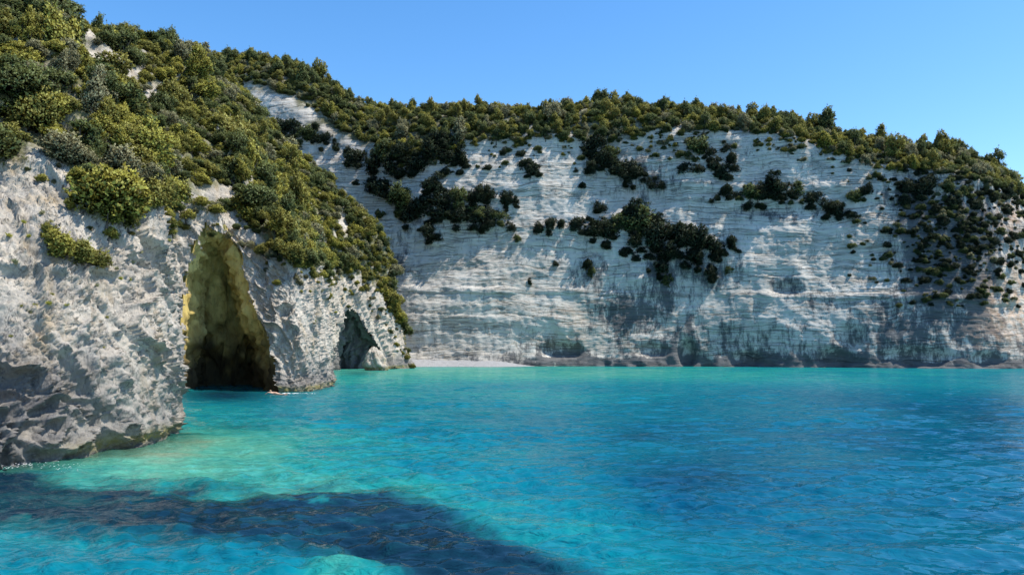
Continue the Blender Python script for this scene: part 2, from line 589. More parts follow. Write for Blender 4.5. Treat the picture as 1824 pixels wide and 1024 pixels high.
# cave mouths (photograph pixels), cut out of the shell
MOUTH1 = [(318, 712), (316, 640), (318, 590), (328, 520), (340, 460), (354, 415), (366, 398), (382, 408), (404, 420), (430, 448), (440, 500),
          (460, 565), (486, 615), (498, 712)]
MOUTH2 = [(590, 672), (602, 600), (613, 562), (624, 548), (640, 560), (654, 586), (672, 612), (686, 640), (690, 672)]
cen = flatd[FA].mean(1)
cpx, cpy, cd = project(cen)
rowf = np.tile(np.arange(NV - 1), NU - 1)
cj = 13 * fbm(cen * 0.9, 4)
cut1 = in_poly(cpx + cj, cpy + cj, MOUTH1) & (cd > 58) & (cd < 84) & (rowf < NCL + 4) & (cen[:, 2] > -1.6)
cut2 = in_poly(cpx + 0.5 * cj, cpy + 0.5 * cj, MOUTH2) & (cd > 122) & (cd < 146) & (rowf < NCL - 20) & (cen[:, 2] > -1.6)
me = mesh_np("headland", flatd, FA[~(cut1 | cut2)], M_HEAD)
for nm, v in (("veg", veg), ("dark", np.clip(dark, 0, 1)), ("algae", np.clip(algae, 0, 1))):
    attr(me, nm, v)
headland = tag(link("headland", me), "rough pale limestone headland rising into a steep bushy hillside beside the cove", kind="structure")


def nearest_on_shell(px, py, d0, d1):
    m = (dpa > d0) & (dpa < d1) & (rowi < NCL + 30)
    e = np.where(m, (pxa - px) ** 2 + (pya - py) ** 2, 1e12)
    return flatd[np.argmin(e)]


def cave(name, mouth, d0, d1, axis, depth, mat, grow, sub, par, shrink_end, lean=0.0, zlow=-1.8):
    """a lofted hollow that starts at the mouth and closes inside the hill"""
    pts = np.array([nearest_on_shell(x, y, d0, d1) for x, y in mouth])
    pts[0, 2] = pts[-1, 2] = zlow
    n = 150
    seg = np.concatenate([[0], np.cumsum(np.linalg.norm(np.diff(pts, axis=0), axis=1))])
    s = np.linspace(0, seg[-1], n)
    ring = np.stack([np.interp(s, seg, pts[:, k]) for k in range(3)], 1)
    for _ in range(4):
        ring[1:-1] = 0.5 * ring[1:-1] + 0.25 * (ring[:-2] + ring[2:])
    c0 = ring.mean(0); c0[2] = 0.25 * ring[:, 2].max()
    axis = np.array(axis, float); axis /= np.linalg.norm(axis)
    m = 90
    rows = []
    for j in range(m):
        q = j / (m - 1)
        sc = 1.01 + grow * math.sin(min(q / 0.35, 1) * math.pi / 2) if q < sub else None
        if q >= sub:
            q2 = (q - sub) / (1 - sub)
            sc = (1.01 + grow) * (1 - (1 - shrink_end) * math.sin(q2 * math.pi / 2))
        dep = 0.7 + depth * (q if q < sub else sub + (1 - sub) * (1 - math.cos((q - sub) / (1 - sub) * math.pi / 2)))
        r = c0 + (ring - c0) * np.array([sc, sc, 1 + (sc - 1) * (0.35 if sc > 1 else 1.0)])
        r = r + axis[None] * (dep * (1 - lean * np.clip(r[:, 2:3] / ring[:, 2].max(), 0, 1) ** 0.7))
        r[0, 2] = r[-1, 2] = zlow
        rows.append(r)
    P = np.array(rows)
    endc = P[-1].mean(0); endc[2] = zlow
    cap = [endc + (P[-1] - endc) * q + axis * (1 - q) * 1.5 for q in np.linspace(1, 0.01, 34)[1:]]
    P = np.concatenate([P, np.array(cap)], 0)
    f = P.reshape(-1, 3)
    q = np.repeat(np.linspace(0, 1, len(P)), n)
    nn = grid_normals(P).reshape(-1, 3)
    v = f * np.array([1, 1, 0.22])
    w = sstep(0.0, 0.12, q)
    dsp = w * (1.0 * fbm(v * 0.45, 4) + 0.9 * ridged(v * 0.8, 3) + 0.30 * fbm(f * 1.3, 3))
    f = f + nn * dsp[:, None]
    mm = mesh_np(name, f, grid_faces(len(P), n), mat)
    attr(mm, "dark", np.clip(np.maximum(sstep(8.0, 1.5, f[:, 2] + 2.6 * fbm(f * 0.5, 2)), 0), 0, 1) * 0.92)  # darker towards the water: cave shade painted into the rock colour
    o = link(name, mm, par)
    return o


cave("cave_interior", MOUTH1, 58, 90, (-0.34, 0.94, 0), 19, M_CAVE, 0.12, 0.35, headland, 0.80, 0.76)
cave("cave_interior", MOUTH2, 118, 150, (-0.55, 0.83, 0), 9, M_CAVE2, 0.15, 0.5, headland, 0.3)

# ------------------------------------------------------------------ far cliff
FAR = np.array([
    (-130, 215, -.30, .95, 64, 12, 76, 34),
    (-92, 196, -.15, .98, 76, 12, 92, 32),
    (-64, 182, -.05, 1., 70, 12, 86, 31),
    (-40, 174, .0, 1., 54, 12, 71, 30),
    (-22, 168, .0, 1., 52, 12, 68.5, 30),
    (0, 166, .0, 1., 55, 12, 67, 30),
    (20, 165, .05, 1., 54.5, 12, 67.5, 30),
    (45, 161, .05, 1., 55.5, 12, 65, 31),
    (62, 156, .1, 1., 52.5, 12, 61, 31),
    (76, 151, .12, .99, 45, 12, 56, 31),
    (88, 147, .1, .99, 42, 12, 51, 30),
    (97, 146, .0, 1., 40.5, 12, 50.5, 30),
    (108, 149, -.2, .97, 39.5, 12, 50.5, 30),
    (125, 162, -.5, .87, 39.5, 11, 51, 30),
    (150, 200, -.6, .8, 37, 11, 48, 30),
    (160, 260, -.8, .6, 22, 11, 29, 30)], float)
FD = catmull(FAR, 40)
NUB, NCB, NSB = 900, 270, 90
TB = resample(FD, NUB, lambda P: np.where((P[:, 0] / P[:, 1] < -0.45) | (P[:, 0] / P[:, 1] > 0.75), 0.3, 1.0))
drB = TB[:, 2:4] / np.linalg.norm(TB[:, 2:4], axis=1)[:, None]
rim, batB, crest, dcB = TB[:, 4], TB[:, 5], TB[:, 6], TB[:, 7]
tcb = np.linspace(0, 1, NCB)
HH = -2.5 + (rim[:, None] + 2.5) * tcb[None]
fr = np.clip(HH / rim[:, None], 0, 1)
DD = batB[:, None] * fr + np.where(HH < 0, 0.4 * HH, 0)
ts = np.linspace(0, 1, NSB + 1)[1:]
dS = batB[:, None] + (dcB - batB)[:, None] * ts[None]
hS = rim[:, None] + (crest - rim)[:, None] * np.sin(ts * math.pi / 2)[None] ** 0.8
tb = np.linspace(0, 1, 14)[1:]
dB = dcB[:, None] + 70 * tb[None]
hB = crest[:, None] - 4 * tb[None] + 0 * dB
DB = np.concatenate([DD, dS, dB], 1)
HB = np.concatenate([HH, hS, hB], 1)
NVB = DB.shape[1]
PB = np.stack([TB[:, 0:1] + drB[:, 0:1] * DB, TB[:, 1:2] + drB[:, 1:2] * DB, HB], -1)
nB = grid_normals(PB)
if nB[NUB // 2, 100, 1] > 0: nB = -nB
for ax in (0, 1):
    nB = nB + 0.5 * (np.roll(nB, 5, ax) + np.roll(nB, -5, ax))
nB /= np.linalg.norm(nB, axis=-1, keepdims=True)
fb = PB.reshape(-1, 3)
rowb = np.tile(np.arange(NVB), NUB)
slB = sstep(NCB - 8, NCB + 20, rowb.astype(float))
hz = fb[:, 2] + 0.035 * fb[:, 0] + 0.6 * fbm(fb * np.array([0.05, 0.05, 0.05]), 3)
dsp = 1.0 * fbm(fb * np.array([0.045, 0.045, 0.05]), 4) + 0.12 * ridged(fb * np.array([0.13, 0.13, 0.05]), 3)


def layers(h, th, seed):
    k = np.floor(h / th)
    f = h / th - k
    r = lambda q: PERM[(q.astype(np.int64) + seed) & 255] / 255.0
    return r(k) + (r(k + 1) - r(k)) * sstep(0.82, 1.0, f)


lm = 0.12 + 1.5 * np.clip(fbm(fb * np.array([0.06, 0.06, 0.11]), 3) + 0.35, 0, 1)
hz = hz + 1.0 * fbm(fb * np.array([0.07, 0.07, 0.03]) + 7, 4)
dsp += lm * (0.36 * layers(hz, 4.6, 11) + 0.30 * layers(hz + 0.3, 1.7, 40) + 0.10 * layers(hz, 0.8, 77))
c1, c2, cc = worley(np.stack([fb[:, 0] * 0.16, fb[:, 1] * 0.16, hz * 0.20], 1) + 0.2 * fbm(fb * 0.2, 2)[:, None])
dsp += 0.22 * (cc - 0.5) * sstep(0, .1, c2 - c1)
vf = fbm(np.stack([fb[:, 0] * 0.5, fb[:, 1] * 0.5, fb[:, 2] * 0.05], 1), 4)
dsp += 0.16 * vf
dsp += 0.12 * fbm(fb * np.array([0.8, 0.8, 1.3]), 4, 0.65)
# base: undercut hollows and rock buttresses
bx = fbm(np.stack([fb[:, 0] * 0.13, fb[:, 1] * 0.13, 0 * fb[:, 0]], 1), 3)
basew = np.exp(-np.clip(fb[:, 2] - 0.5, 0, None) / 3.0) * sstep(0, 8, fb[:, 0])
dsp += basew * (1.5 * bx + 0.1 - 0.9 * ridged(fb * np.array([0.22, 0.22, 0.2]), 2) * 0.5)
pb0x, pb0y, _ = project(fb)
HOLLOWS = [(1515, 600, 26, 22, 1.6), (1225, 630, 16, 24, 2.5), (1490, 640, 30, 18, 2.2), (1000, 625, 40, 14, 1.5), (1330, 640, 26, 14, 1.6),
           (1640, 635, 60, 16, 1.6), (1760, 640, 30, 14, 1.6), (1400, 520, 30, 14, 0.7), (1160, 625, 30, 12, 1.0), (1390, 500, 24, 30, 0.8)]
for (x, y, rx, ry, a) in HOLLOWS:
    e = ((pb0x - x) / rx) ** 2 + ((pb0y - y) / ry) ** 2
    dsp -= a * np.exp(-e ** 2)
dsp *= (1 - 0.8 * slB)
dsp += slB * 1.2 * fbm(fb * 0.09, 4)
fbd = fb + nB.reshape(-1, 3) * dsp[:, None]
PBd = fbd.reshape(NUB, NVB, 3)
pxb, pyb, dpb = project(fbd)
nzb = fbm(fb * 0.15, 4)
dk = 0.90 * sstep(4.2, 1.0, fb[:, 2] + 4.5 * nzb) * sstep(-20, 12, fb[:, 0])
dk = np.maximum(dk, 1.1 * sstep(2.6, 1.2, fb[:, 2] + 0.5 * nzb) * sstep(-4, 6, fb[:, 0]))
dk = np.maximum(dk, 0.45 * sstep(13, 3, fb[:, 2] + 7 * nzb) * sstep(6, 30, fb[:, 0]))
STAINS = [(1670, 470, 75, 170, 1.0), (1635, 390, 55, 100, 0.9), (1740, 540, 50, 130, 0.95), (1620, 590, 90, 60, 0.8), (1720, 420, 80, 110, 0.9), (1790, 400, 40, 60, 0.6),
          (1125, 560, 70, 38, 0.95), (1180, 500, 36, 60, 0.9), (1250, 475, 60, 34, 0.65), (1050, 485, 44, 36, 0.55), (1235, 590, 14, 60, 0.8),
          (1140, 310, 60, 40, 0.5), (1060, 270, 30, 40, 0.5), (760, 400, 40, 30, 0.4), (860, 400, 60, 20, 0.4), (1410, 510, 30, 22, 0.6), (1465, 545, 40, 26, 0.5),
          (985, 620, 70, 16, 0.6), (710, 470, 16, 50, 0.6), (1310, 480, 20, 40, 0.4), (1380, 380, 80, 16, 0.4), (1560, 600, 120, 30, 0.5), (1600, 350, 40, 40, 0.6), (1350, 590, 20, 60, 0.3)]
for (x, y, rx, ry, a) in STAINS:
    dk = np.maximum(dk, a * np.exp(-(((pxb - x + 14 * nzb) / rx) ** 2 + ((pyb - y + 14 * nzb) / ry) ** 2)))
warm = 0 * dk
for (x, y, rx, ry, a) in [(1800, 540, 40, 60, 0.9), (1800, 400, 30, 60, 0.5), (1550, 420, 40, 60, 0.2), (1010, 560, 40, 20, 0.25), (1000, 600, 60, 20, 0.3), (610, 230, 60, 20, 0.2), (1780, 600, 60, 20, 0.5)]:  # warm tints; grazing sunlight painted into the rock at the far right end
    warm = np.maximum(warm, a * np.exp(-((pxb - x) / rx) ** 2 - ((pyb - y) / ry) ** 2))
vg = sstep(NCB - 2, NCB + 10, rowb.astype(float) + 14 * nzb)
me = mesh_np("far_cliff", fbd, grid_faces(NUB, NVB), M_CLIFF)
for nm, v in (("veg", vg), ("dark", np.clip(dk, 0, 1)), ("warm", warm)):
    attr(me, nm, v)
tag(link("far_cliff", me), "tall banded white limestone cliff closing the far side of the cove", kind="structure")

# ------------------------------------------------------------------ beach and seabed
t = NT("white_pebbles")
c = t.coord()
bcol = t.mix(t.noise(c, 2.5, 6, 0.7), (0.20, 0.205, 0.215), (0.33, 0.335, 0.345))
bcol = t.mix(t.rng(t.voro(c, 5.0), 0.1, 0.5, 0.35, 0.0), bcol, (0.30, 0.30, 0.29))
M_BEACH = t.done(t.principled(bcol, 0.95, t.bump(t.voro(c, 4.0), 0.7, 0.1), 0.1))
nx, ny = 140, 40
gx, gy = np.meshgrid(np.linspace(-26, 5, nx), np.linspace(0, 1, ny), indexing='ij')
shore = 159.5 + 0.6 * np.sin(gx * 0.35) + 0.12 * np.clip(gx + 6, 0, None) ** 1.6 * 0.35
bz = -0.5 + 2.5 * gy ** 0.75 - 0.5 * np.clip((gx + 2) / 7, 0, 1) * 3 * gy
P = np.stack([gx, shore + gy * 12.5, bz], -1)
P[..., 2] += 0.12 * fbm(P.reshape(-1, 3) * 0.8, 3).reshape(nx, ny)
tag(link("beach", mesh_np("beach", P.reshape(-1, 3), grid_faces(nx, ny), M_BEACH)), "narrow strip of white pebble beach under the far cliff", kind="structure")

t = NT("sandy_seabed")
c = t.coord()
M_BED = t.done(t.principled(t.mix(t.noise(c, 0.6, 6, 0.7), (0.30, 0.27, 0.19), (0.50, 0.47, 0.36)), 0.95, t.bump(t.noise(c, 2.0, 6), 0.8, 0.2), 0.1))
gx, gy = np.meshgrid(np.linspace(-90, 150, 60), np.linspace(-60, 260, 80), indexing='ij')
P = np.stack([gx, gy, -2.2 + 0 * gx], -1)
P[..., 2] += 0.4 * fbm(P.reshape(-1, 3) * 0.12, 3).reshape(gx.shape)
tag(link("seabed", mesh_np("seabed", P.reshape(-1, 3), grid_faces(*gx.shape), M_BED)), "pale sandy seabed seen through the shallow water", kind="structure")

# ------------------------------------------------------------------ sea
ang = np.concatenate([np.linspace(-180, -60, 40)[:-1], np.linspace(-60, 60, 740), np.linspace(60, 180, 40)[1:]])
rad = np.concatenate([[0.3, 2.0, 4.0], np.geomspace(6.5, 200, 600), np.geomspace(210, 9000, 26)])
AR, RR = np.meshgrid(np.radians(ang), rad, indexing='ij')
WX, WY = np.sin(AR) * RR, np.cos(AR) * RR
wz = np.zeros_like(WX)
wr = np.random.default_rng(5)
for i in range(60):
    lam = 0.30 * (4.0 / 0.30) ** (wr.random() ** 1.35)
    th = math.radians(198) + wr.normal() * 0.55                       # travelling towards the camera, spread wide
    amp = 0.0078 * lam ** 0.60
    k2 = 2 * math.pi / lam
    ph = k2 * (WX * math.sin(th) + WY * math.cos(th)) + wr.random() * 7
    cellw = np.maximum(RR * math.radians(0.162), RR * 0.0058)
    fade = np.clip((lam / cellw - 2.2) / 1.8, 0, 1)
    ph = ph - 0.5 * np.cos(ph)
    wz += amp * fade * (np.sin(ph) + 0.2 * np.sin(2 * ph + 1.2))
mod = 0.65 + 0.7 * (fbm(np.stack([WX.ravel() * 0.09, WY.ravel() * 0.16, 0 * WX.ravel()], 1), 3).reshape(WX.shape) + 0.3)
wz *= np.clip(mod, 0.25, 1.8)
flatw = np.stack([WX, WY, wz], -1).reshape(-1, 3)

# depth zones of the cove: 0 sand-green shallows .. 1 deep blue, from control points on the water
CTRL = [(300, 790, .12), (230, 820, .05), (360, 800, .18), (450, 800, .22), (560, 850, .22), (640, 790, .38), (700, 860, .30), (420, 745, .45), (520, 735, .55), (640, 720, .52),
        (640, 672, .30), (740, 662, .20), (900, 664, .22), (1100, 664, .26), (1300, 668, .34), (1500, 672, .42), (1700, 678, .5), (1810, 680, .55),
        (700, 700, .45), (900, 700, .45), (1100, 700, .55), (1300, 710, .66), (1500, 710, .76), (1700, 720, .85), (800, 760, .55), (1000, 760, .66), (1150, 770, .82), (1350, 780, .80),
        (1600, 790, .86), (1800, 800, .88), (850, 830, .50), (920, 900, .40), (1000, 850, .60), (1200, 840, .92), (1300, 880, .88), (1500, 880, .82), (1750, 880, .86), (1050, 940, .42),
        (1150, 1000, .48), (1300, 980, .66), (1550, 980, .80), (1800, 1000, .80), (60, 990, .55), (250, 990, .60), (450, 1000, .66), (600, 1015, .25), (680, 1010, .35), (800, 1010, .8), (120, 850, .3)]
cw = np.array([[*on_water(x, y)[:2], v] for x, y, v in CTRL])


def zc(x, y):
    d = np.maximum(np.hypot(x, y), 1.0)
    return np.stack([np.arctan2(x, np.maximum(y, 0.1)) * 2.2, np.log(d) * 1.5], -1)


zq, zp = zc(flatw[:, 0], flatw[:, 1]), zc(cw[:, 0], cw[:, 1])
warpn = fbm(np.stack([flatw[:, 0] * 0.10, flatw[:, 1] * 0.07, 0 * flatw[:, 0]], 1), 4)
zq = zq + 0.09 * warpn[:, None]
num = np.zeros(len(zq)); den = np.zeros(len(zq))
for (a, b), v in zip(zp, cw[:, 2]):
    wgt = 1 / (((zq[:, 0] - a) ** 2 + (zq[:, 1] - b) ** 2) ** 1.5 + 0.0008)
    num += wgt * v; den += wgt
depth = num / den + 0.06 * warpn
# seagrass beds, plus painted shade at the big cave mouth
GRASS = [(-300, 826), (0, 832), (90, 842), (150, 866), (300, 862), (430, 872), (520, 888), (600, 874), (690, 872), (760, 890), (830, 925), (900, 958), (980, 990), (1080, 1030),
         (1120, 1080), (760, 1080), (720, 1020), (640, 992), (540, 975), (430, 962), (300, 955), (150, 948), (0, 935), (-300, 930)]
pw = np.stack([flatw[:, 0], flatw[:, 1], 0 * wz.ravel()], -1)
wpx, wpy, wdp = project(pw)
jit = fbm(pw * 0.9, 4)
gm = np.zeros(len(pw))
for ox, oy in ((0, 0), (14, 4), (-14, -4), (0, 4), (-8, -14), (8, -24), (-20, -34), (20, -40)):
    gm += in_poly(wpx + 46 * jit + ox, wpy + 15 * jit - oy * 0.6, GRASS)
gm = gm / 8 * (flatw[:, 1] > 3)
for (x, y, rx, ry, a) in [(1130, 775, 60, 9, .45), (1260, 850, 90, 16, .5), (1750, 745, 60, 12, .4), (1790, 790, 50, 10, .4), (420, 757, 70, 8, .4), (1650, 735, 50, 8, .3), (400, 702, 95, 13, 1.0), (640, 664, 34, 4, .5), (1390, 830, 60, 8, .25), (860, 735, 60, 5, .25)]:  # dark patches; the one at the big cave mouth is painted shade and reflection
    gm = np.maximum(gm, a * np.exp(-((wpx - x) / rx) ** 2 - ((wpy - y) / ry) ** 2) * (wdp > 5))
hole = np.exp(-((wpx - 400) / 45) ** 2 - ((wpy - 874) / 9) ** 2) + np.exp(-((wpx - 135) / 40) ** 2 - ((wpy - 850) / 12) ** 2) * 0.8
gm = gm * (1 - np.clip(hole, 0, 1))
# shallows: distance from the rock shore
sh = HD[:, :2]
md = np.full(len(pw), 1e9)
for a in range(0, len(sh), 4):
    md = np.minimum(md, (pw[:, 0] - sh[a, 0]) ** 2 + (pw[:, 1] - sh[a, 1]) ** 2)
md = np.sqrt(md)
shallow = np.clip(1 - md / 2.6, 0, 1) * ((pw[:, 0] > -17.2) & (pw[:, 1] < 36)) * 0.75
shallow = np.maximum(shallow, np.clip(1 - md / 0.9, 0, 1) * 0.4)
bsh = 159.9 + 0.6 * np.sin(pw[:, 0] * 0.35)
shallow = np.maximum(shallow, 0.55 * sstep(2.2, 0.2, np.abs(bsh - pw[:, 1])) * (np.abs(pw[:, 0] + 9) < 12))

t = NT("clear_sea_water")
tcn = t.n("TexCoord")
obj = tcn.outputs['Object']
mp = t.n("Mapping"); mp.inputs['Scale'].default_value = (0.55, 1.0, 1.0); t.l(obj, mp.inputs[0])
wv = mp.outputs[0]
dep = t.math('ADD', t.attr("depth"), t.rng(t.noise(wv, 0.5, 6, 0.65), 0.3, 0.7, -0.10, 0.10))
body = t.ramp(dep, [(0.0, (0.16, 0.25, 0.16)), (0.15, (0.065, 0.28, 0.20)), (0.32, (0.009, 0.205, 0.19)), (0.5, (0.001, 0.145, 0.19)), (0.68, (0.0003, 0.105, 0.160)), (0.9, (0.0001, 0.066, 0.130)), (1.0, (0.0001, 0.048, 0.105))])
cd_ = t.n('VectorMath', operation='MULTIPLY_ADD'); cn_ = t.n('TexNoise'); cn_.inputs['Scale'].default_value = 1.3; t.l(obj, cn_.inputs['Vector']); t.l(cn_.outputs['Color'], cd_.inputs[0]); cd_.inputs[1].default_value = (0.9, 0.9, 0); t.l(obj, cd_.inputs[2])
caus = t.voro(cd_.outputs[0], 2.3, 'DISTANCE_TO_EDGE')  # web of light caustics painted into the water colour
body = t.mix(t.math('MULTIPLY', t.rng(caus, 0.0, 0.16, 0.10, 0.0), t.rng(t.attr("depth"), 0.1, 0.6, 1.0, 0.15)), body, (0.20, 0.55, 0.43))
body = t.mix(t.rng(t.noise(wv, 2.6, 5, 0.65, 0.4), 0.52, 0.72, 0, 0.45), body, t.mix(0.65, body, (0.0, 0.045, 0.06)))
body = t.mix(t.math('MULTIPLY', t.attr("grass_shade"), t.rng(t.noise(wv, 0.8, 6, 0.72, 0.6), 0.32, 0.52, 0.82, 1.0)), body, t.mix(t.noise(wv, 0.35, 4), (0.0025, 0.014, 0.026), (0.005, 0.030, 0.055)))
h0 = t.noise(t.coord((0.16, 0.55, 1.0)), 0.8, 3, 0.5, 0.3)
h1 = t.noise(wv, 2.6, 2, 0.5, 0.4)
bb = t.bump(h0, 1.0, 0.16)
bb = t.bump(h1, 1.0, 0.048, bb)
hd = t.noise(wv, 2.2, 4, 0.6, 0.6)
bd = t.bump(hd, 1.0, 0.22, bb)
df = t.n("BsdfDiffuse"); t.l(body, df.inputs[0]); t.l(bd, df.inputs['Normal'])
gl = t.n("BsdfGlossy"); gl.inputs['Roughness'].default_value = 0.03; t.l(bb, gl.inputs['Normal'])
fr_ = t.n("Fresnel"); fr_.inputs['IOR'].default_value = 1.333; t.l(bb, fr_.inputs['Normal'])
fm = t.n("Math", operation='MINIMUM'); t.l(t.math('MULTIPLY', fr_.outputs[0], 1.0), fm.inputs[0]); fm.inputs[1].default_value = 0.33
sm = t.n("MixShader"); t.l(fm.outputs[0], sm.inputs[0]); t.l(df.outputs[0], sm.inputs[1]); t.l(gl.outputs[0], sm.inputs[2])
surf = sm.outputs[0]
tr = t.n("BsdfTransparent"); tr.inputs[0].default_value = (0.75, 0.93, 0.86, 1)
mx = t.n("MixShader"); t.l(t.attr("shallow"), mx.inputs[0]); t.l(surf, mx.inputs[1]); t.l(tr.outputs[0], mx.inputs[2])
M_SEA = t.done(mx.outputs[0])
me = mesh_np("sea", flatw, grid_faces(len(ang), len(rad)), M_SEA)
for nm, v in (("depth", depth), ("grass_shade", np.clip(gm, 0, 1)), ("shallow", shallow)):
    attr(me, nm, v)
tag(link("sea", me), "clear turquoise and blue sea rippling in the cove", kind="structure")

# ------------------------------------------------------------------ foliage
def leaf_material(name, dark, light, old):
    t = NT(name)
    r = t.n("ObjectInfo").outputs['Random']
    v = t.attr("leaf")
    col = t.mix(v, dark, light)
    col = t.mix(t.math('MULTIPLY', r, 0.45), col, old)
    d = t.principled(col, 0.62, None, 0.25)
    tl = t.n("BsdfTranslucent"); t.setin(tl.inputs[0], t.mix(0.5, col, light))
    m = t.n("MixShader"); m.inputs[0].default_value = 0.30
    t.l(d, m.inputs[1]); t.l(tl.outputs[0], m.inputs[2])
    return t.done(m.outputs[0])


LEAF = {
    "dark green": leaf_material("dark_leaves", (0.036, 0.058, 0.022), (0.235, 0.290, 0.105), (0.150, 0.165, 0.060)),
    "olive green": leaf_material("olive_leaves", (0.075, 0.086, 0.024), (0.450, 0.445, 0.110), (0.300, 0.270, 0.075)),
    "yellow-green": leaf_material("yellow_leaves", (0.115, 0.130, 0.024), (0.580, 0.565, 0.120), (0.400, 0.360, 0.085)),
    "blackish green": leaf_material("shaded_ledge_leaves", (0.012, 0.022, 0.014), (0.060, 0.088, 0.046), (0.048, 0.060, 0.034)),  # darker leaf copy, shade of the cliff face painted into its colour
    "grey-green": leaf_material("grey_leaves", (0.090, 0.098, 0.055), (0.500, 0.500, 0.290), (0.330, 0.315, 0.175)),
}
t = NT("bark"); c = t.coord()
M_BARK = t.done(t.principled(t.mix(t.noise(c, 6, 5), (0.05, 0.042, 0.033), (0.16, 0.14, 0.12)), 0.95, t.bump(t.noise(c, 12, 5), 0.8, 0.03), 0.1))


def tube(V, F, pts, radii, n=5):
    b = len(V)
    for j, (p, r) in enumerate(zip(pts, radii)):
        for i in range(n):
            a = 2 * math.pi * i / n
            V.append((p[0] + r * math.cos(a), p[1] + r * math.sin(a), p[2]))
    for j in range(len(pts) - 1):
        for i in range(n):
            k = (i + 1) % n
            F.append((b + j * n + i, b + j * n + k, b + (j + 1) * n + k, b + (j + 1) * n + i))


def make_crown(seed, kind, nleaf, mat):
    """unit plant about 1 m in radius: crown of leaf sprays on lobes, trunk of tapering limbs"""
    r = np.random.default_rng(seed)
    if kind == 'bush':
        nl, zc0, zs, base = 15, 0.66, 0.62, 0.28
    elif kind == 'tree':
        nl, zc0, zs, base = 16, 1.10, 0.98, 0.35
    else:                                                             # juniper / young pine
        nl, zc0, zs, base = 15, 1.15, 1.25, 0.3
    C, R = [], []
    for i in range(nl):
        a, q = r.random() * 6.28, math.sqrt(r.random())
        z = (r.random() * 2 - 1)
        if kind == 'cone':
            z = -1 + 2 * (i + 0.5) / nl
            rr = 0.66 * (1 - (z + 1) / 2) ** 0.8 * q + 0.03
            lr = (0.36 - 0.13 * (z + 1)) * (0.75 + 0.6 * r.random())
        else:
            rr = 0.78 * q * math.sqrt(max(0.10, 1 - (0.8 * z) ** 2))
            lr = 0.15 + 0.30 * r.random() ** 1.3
        C.append((rr * math.cos(a), rr * math.sin(a), zc0 + zs * 0.74 * z))
        R.append(lr)
    C, R = np.array(C), np.array(R)
    stretch = 0.85 + 0.55 * r.random(nl)
    p = R ** 2 / (R ** 2).sum()
    K = 8
    nt = nleaf // K
    li = r.choice(nl, nt, p=p)
    d = r.normal(size=(nt, 3)); d[:, 2] = d[:, 2] * 0.9 + 0.3
    d /= np.linalg.norm(d, axis=1)[:, None]
    rad_ = R[li] * (1.0 - 0.45 * r.random(nt) ** 1.6)
    rad_ = rad_ * np.where(r.random(nt) < 0.12, 1.15 + 0.5 * r.random(nt), 1.0)
    zp = np.clip(d[:, 2], 0, 1)
    nar = 1 - 0.45 * zp
    tip = C[li] + d * rad_[:, None] * np.stack([nar, nar, np.where(d[:, 2] > 0, 1.0 + 0.55 * stretch[li] * zp, 0.8)], 1)
    tw = d * 0.75 + r.normal(size=(nt, 3)) * 0.35; tw[:, 2] += 0.55                # twigs reach out and up
    tw /= np.linalg.norm(tw, axis=1)[:, None]
    tl = 0.10 + 0.16 * r.random(nt) ** 2
    tuftv = r.random(nt)
    al_ = np.tile(np.linspace(0, 1, K), nt)
    tp = np.repeat(tip, K, 0) + np.repeat(tw * tl[:, None], K, 0) * al_[:, None]
    dd = np.repeat(tw, K, 0) * 0.8 + r.normal(size=(nt * K, 3)) * 0.6
    dd /= np.linalg.norm(dd, axis=1)[:, None]
    side = np.cross(dd, r.normal(size=(nt * K, 3)))
    side /= np.linalg.norm(side, axis=1)[:, None] + 1e-9
    L = (0.068 + 0.075 * r.random(nt * K))[:, None]
    Wd = L * (0.24 + 0.18 * r.random(nt * K))[:, None]
    org = tp + r.normal(size=(nt * K, 3)) * 0.02
    v0 = org; v1 = org + dd * L * 0.5 + side * Wd; v2 = org + dd * L; v3 = org + dd * L * 0.5 - side * Wd
    V = np.stack([v0, v1, v2, v3], 1).reshape(-1, 3)
    F = np.arange(len(V)).reshape(-1, 4)
    lv = np.clip(0.50 * np.repeat(tuftv, K) + 0.25 * r.random(nt * K) + 0.35 * al_ - 0.08, 0, 1)
    me = mesh_np("crown", V, F, LEAF[mat], smooth=False)
    attr(me, "leaf", np.repeat(lv, 4))
    ln = np.cross(v1 - v0, v3 - v0); ln /= np.linalg.norm(ln, axis=1)[:, None] + 1e-9
    ctr = np.array([0, 0, zc0 * 0.75])
    ob = org - ctr; ob /= np.linalg.norm(ob, axis=1)[:, None] + 1e-9
    out_ = 0.65 * np.repeat(d, K, 0) + 0.35 * ob
    ln *= np.sign((ln * out_).sum(1))[:, None]
    cn = 0.62 * out_ + 0.55 * ln
    cn /= np.linalg.norm(cn, axis=1)[:, None] + 1e-9
    me.polygons.foreach_set("use_smooth", np.ones(len(F), bool))
    me.normals_split_custom_set_from_vertices(np.repeat(cn, 4, 0).astype(float).tolist())
    TV, TF = [], []
    hub = np.array([0.04 * r.normal(), 0.04 * r.normal(), base])
    tube(TV, TF, [(0, 0, -0.35), (0.02, 0.0, 0), hub], [0.11, 0.09, 0.075], 6)
    for i in range(nl):
        e = C[i]; m_ = 0.5 * (hub + e) + r.normal(size=3) * 0.06
        tube(TV, TF, [hub, m_, e], [0.055, 0.035, 0.012], 4)
    tm = mesh_np("trunk", np.array(TV), np.array(TF), M_BARK)
    return me, tm


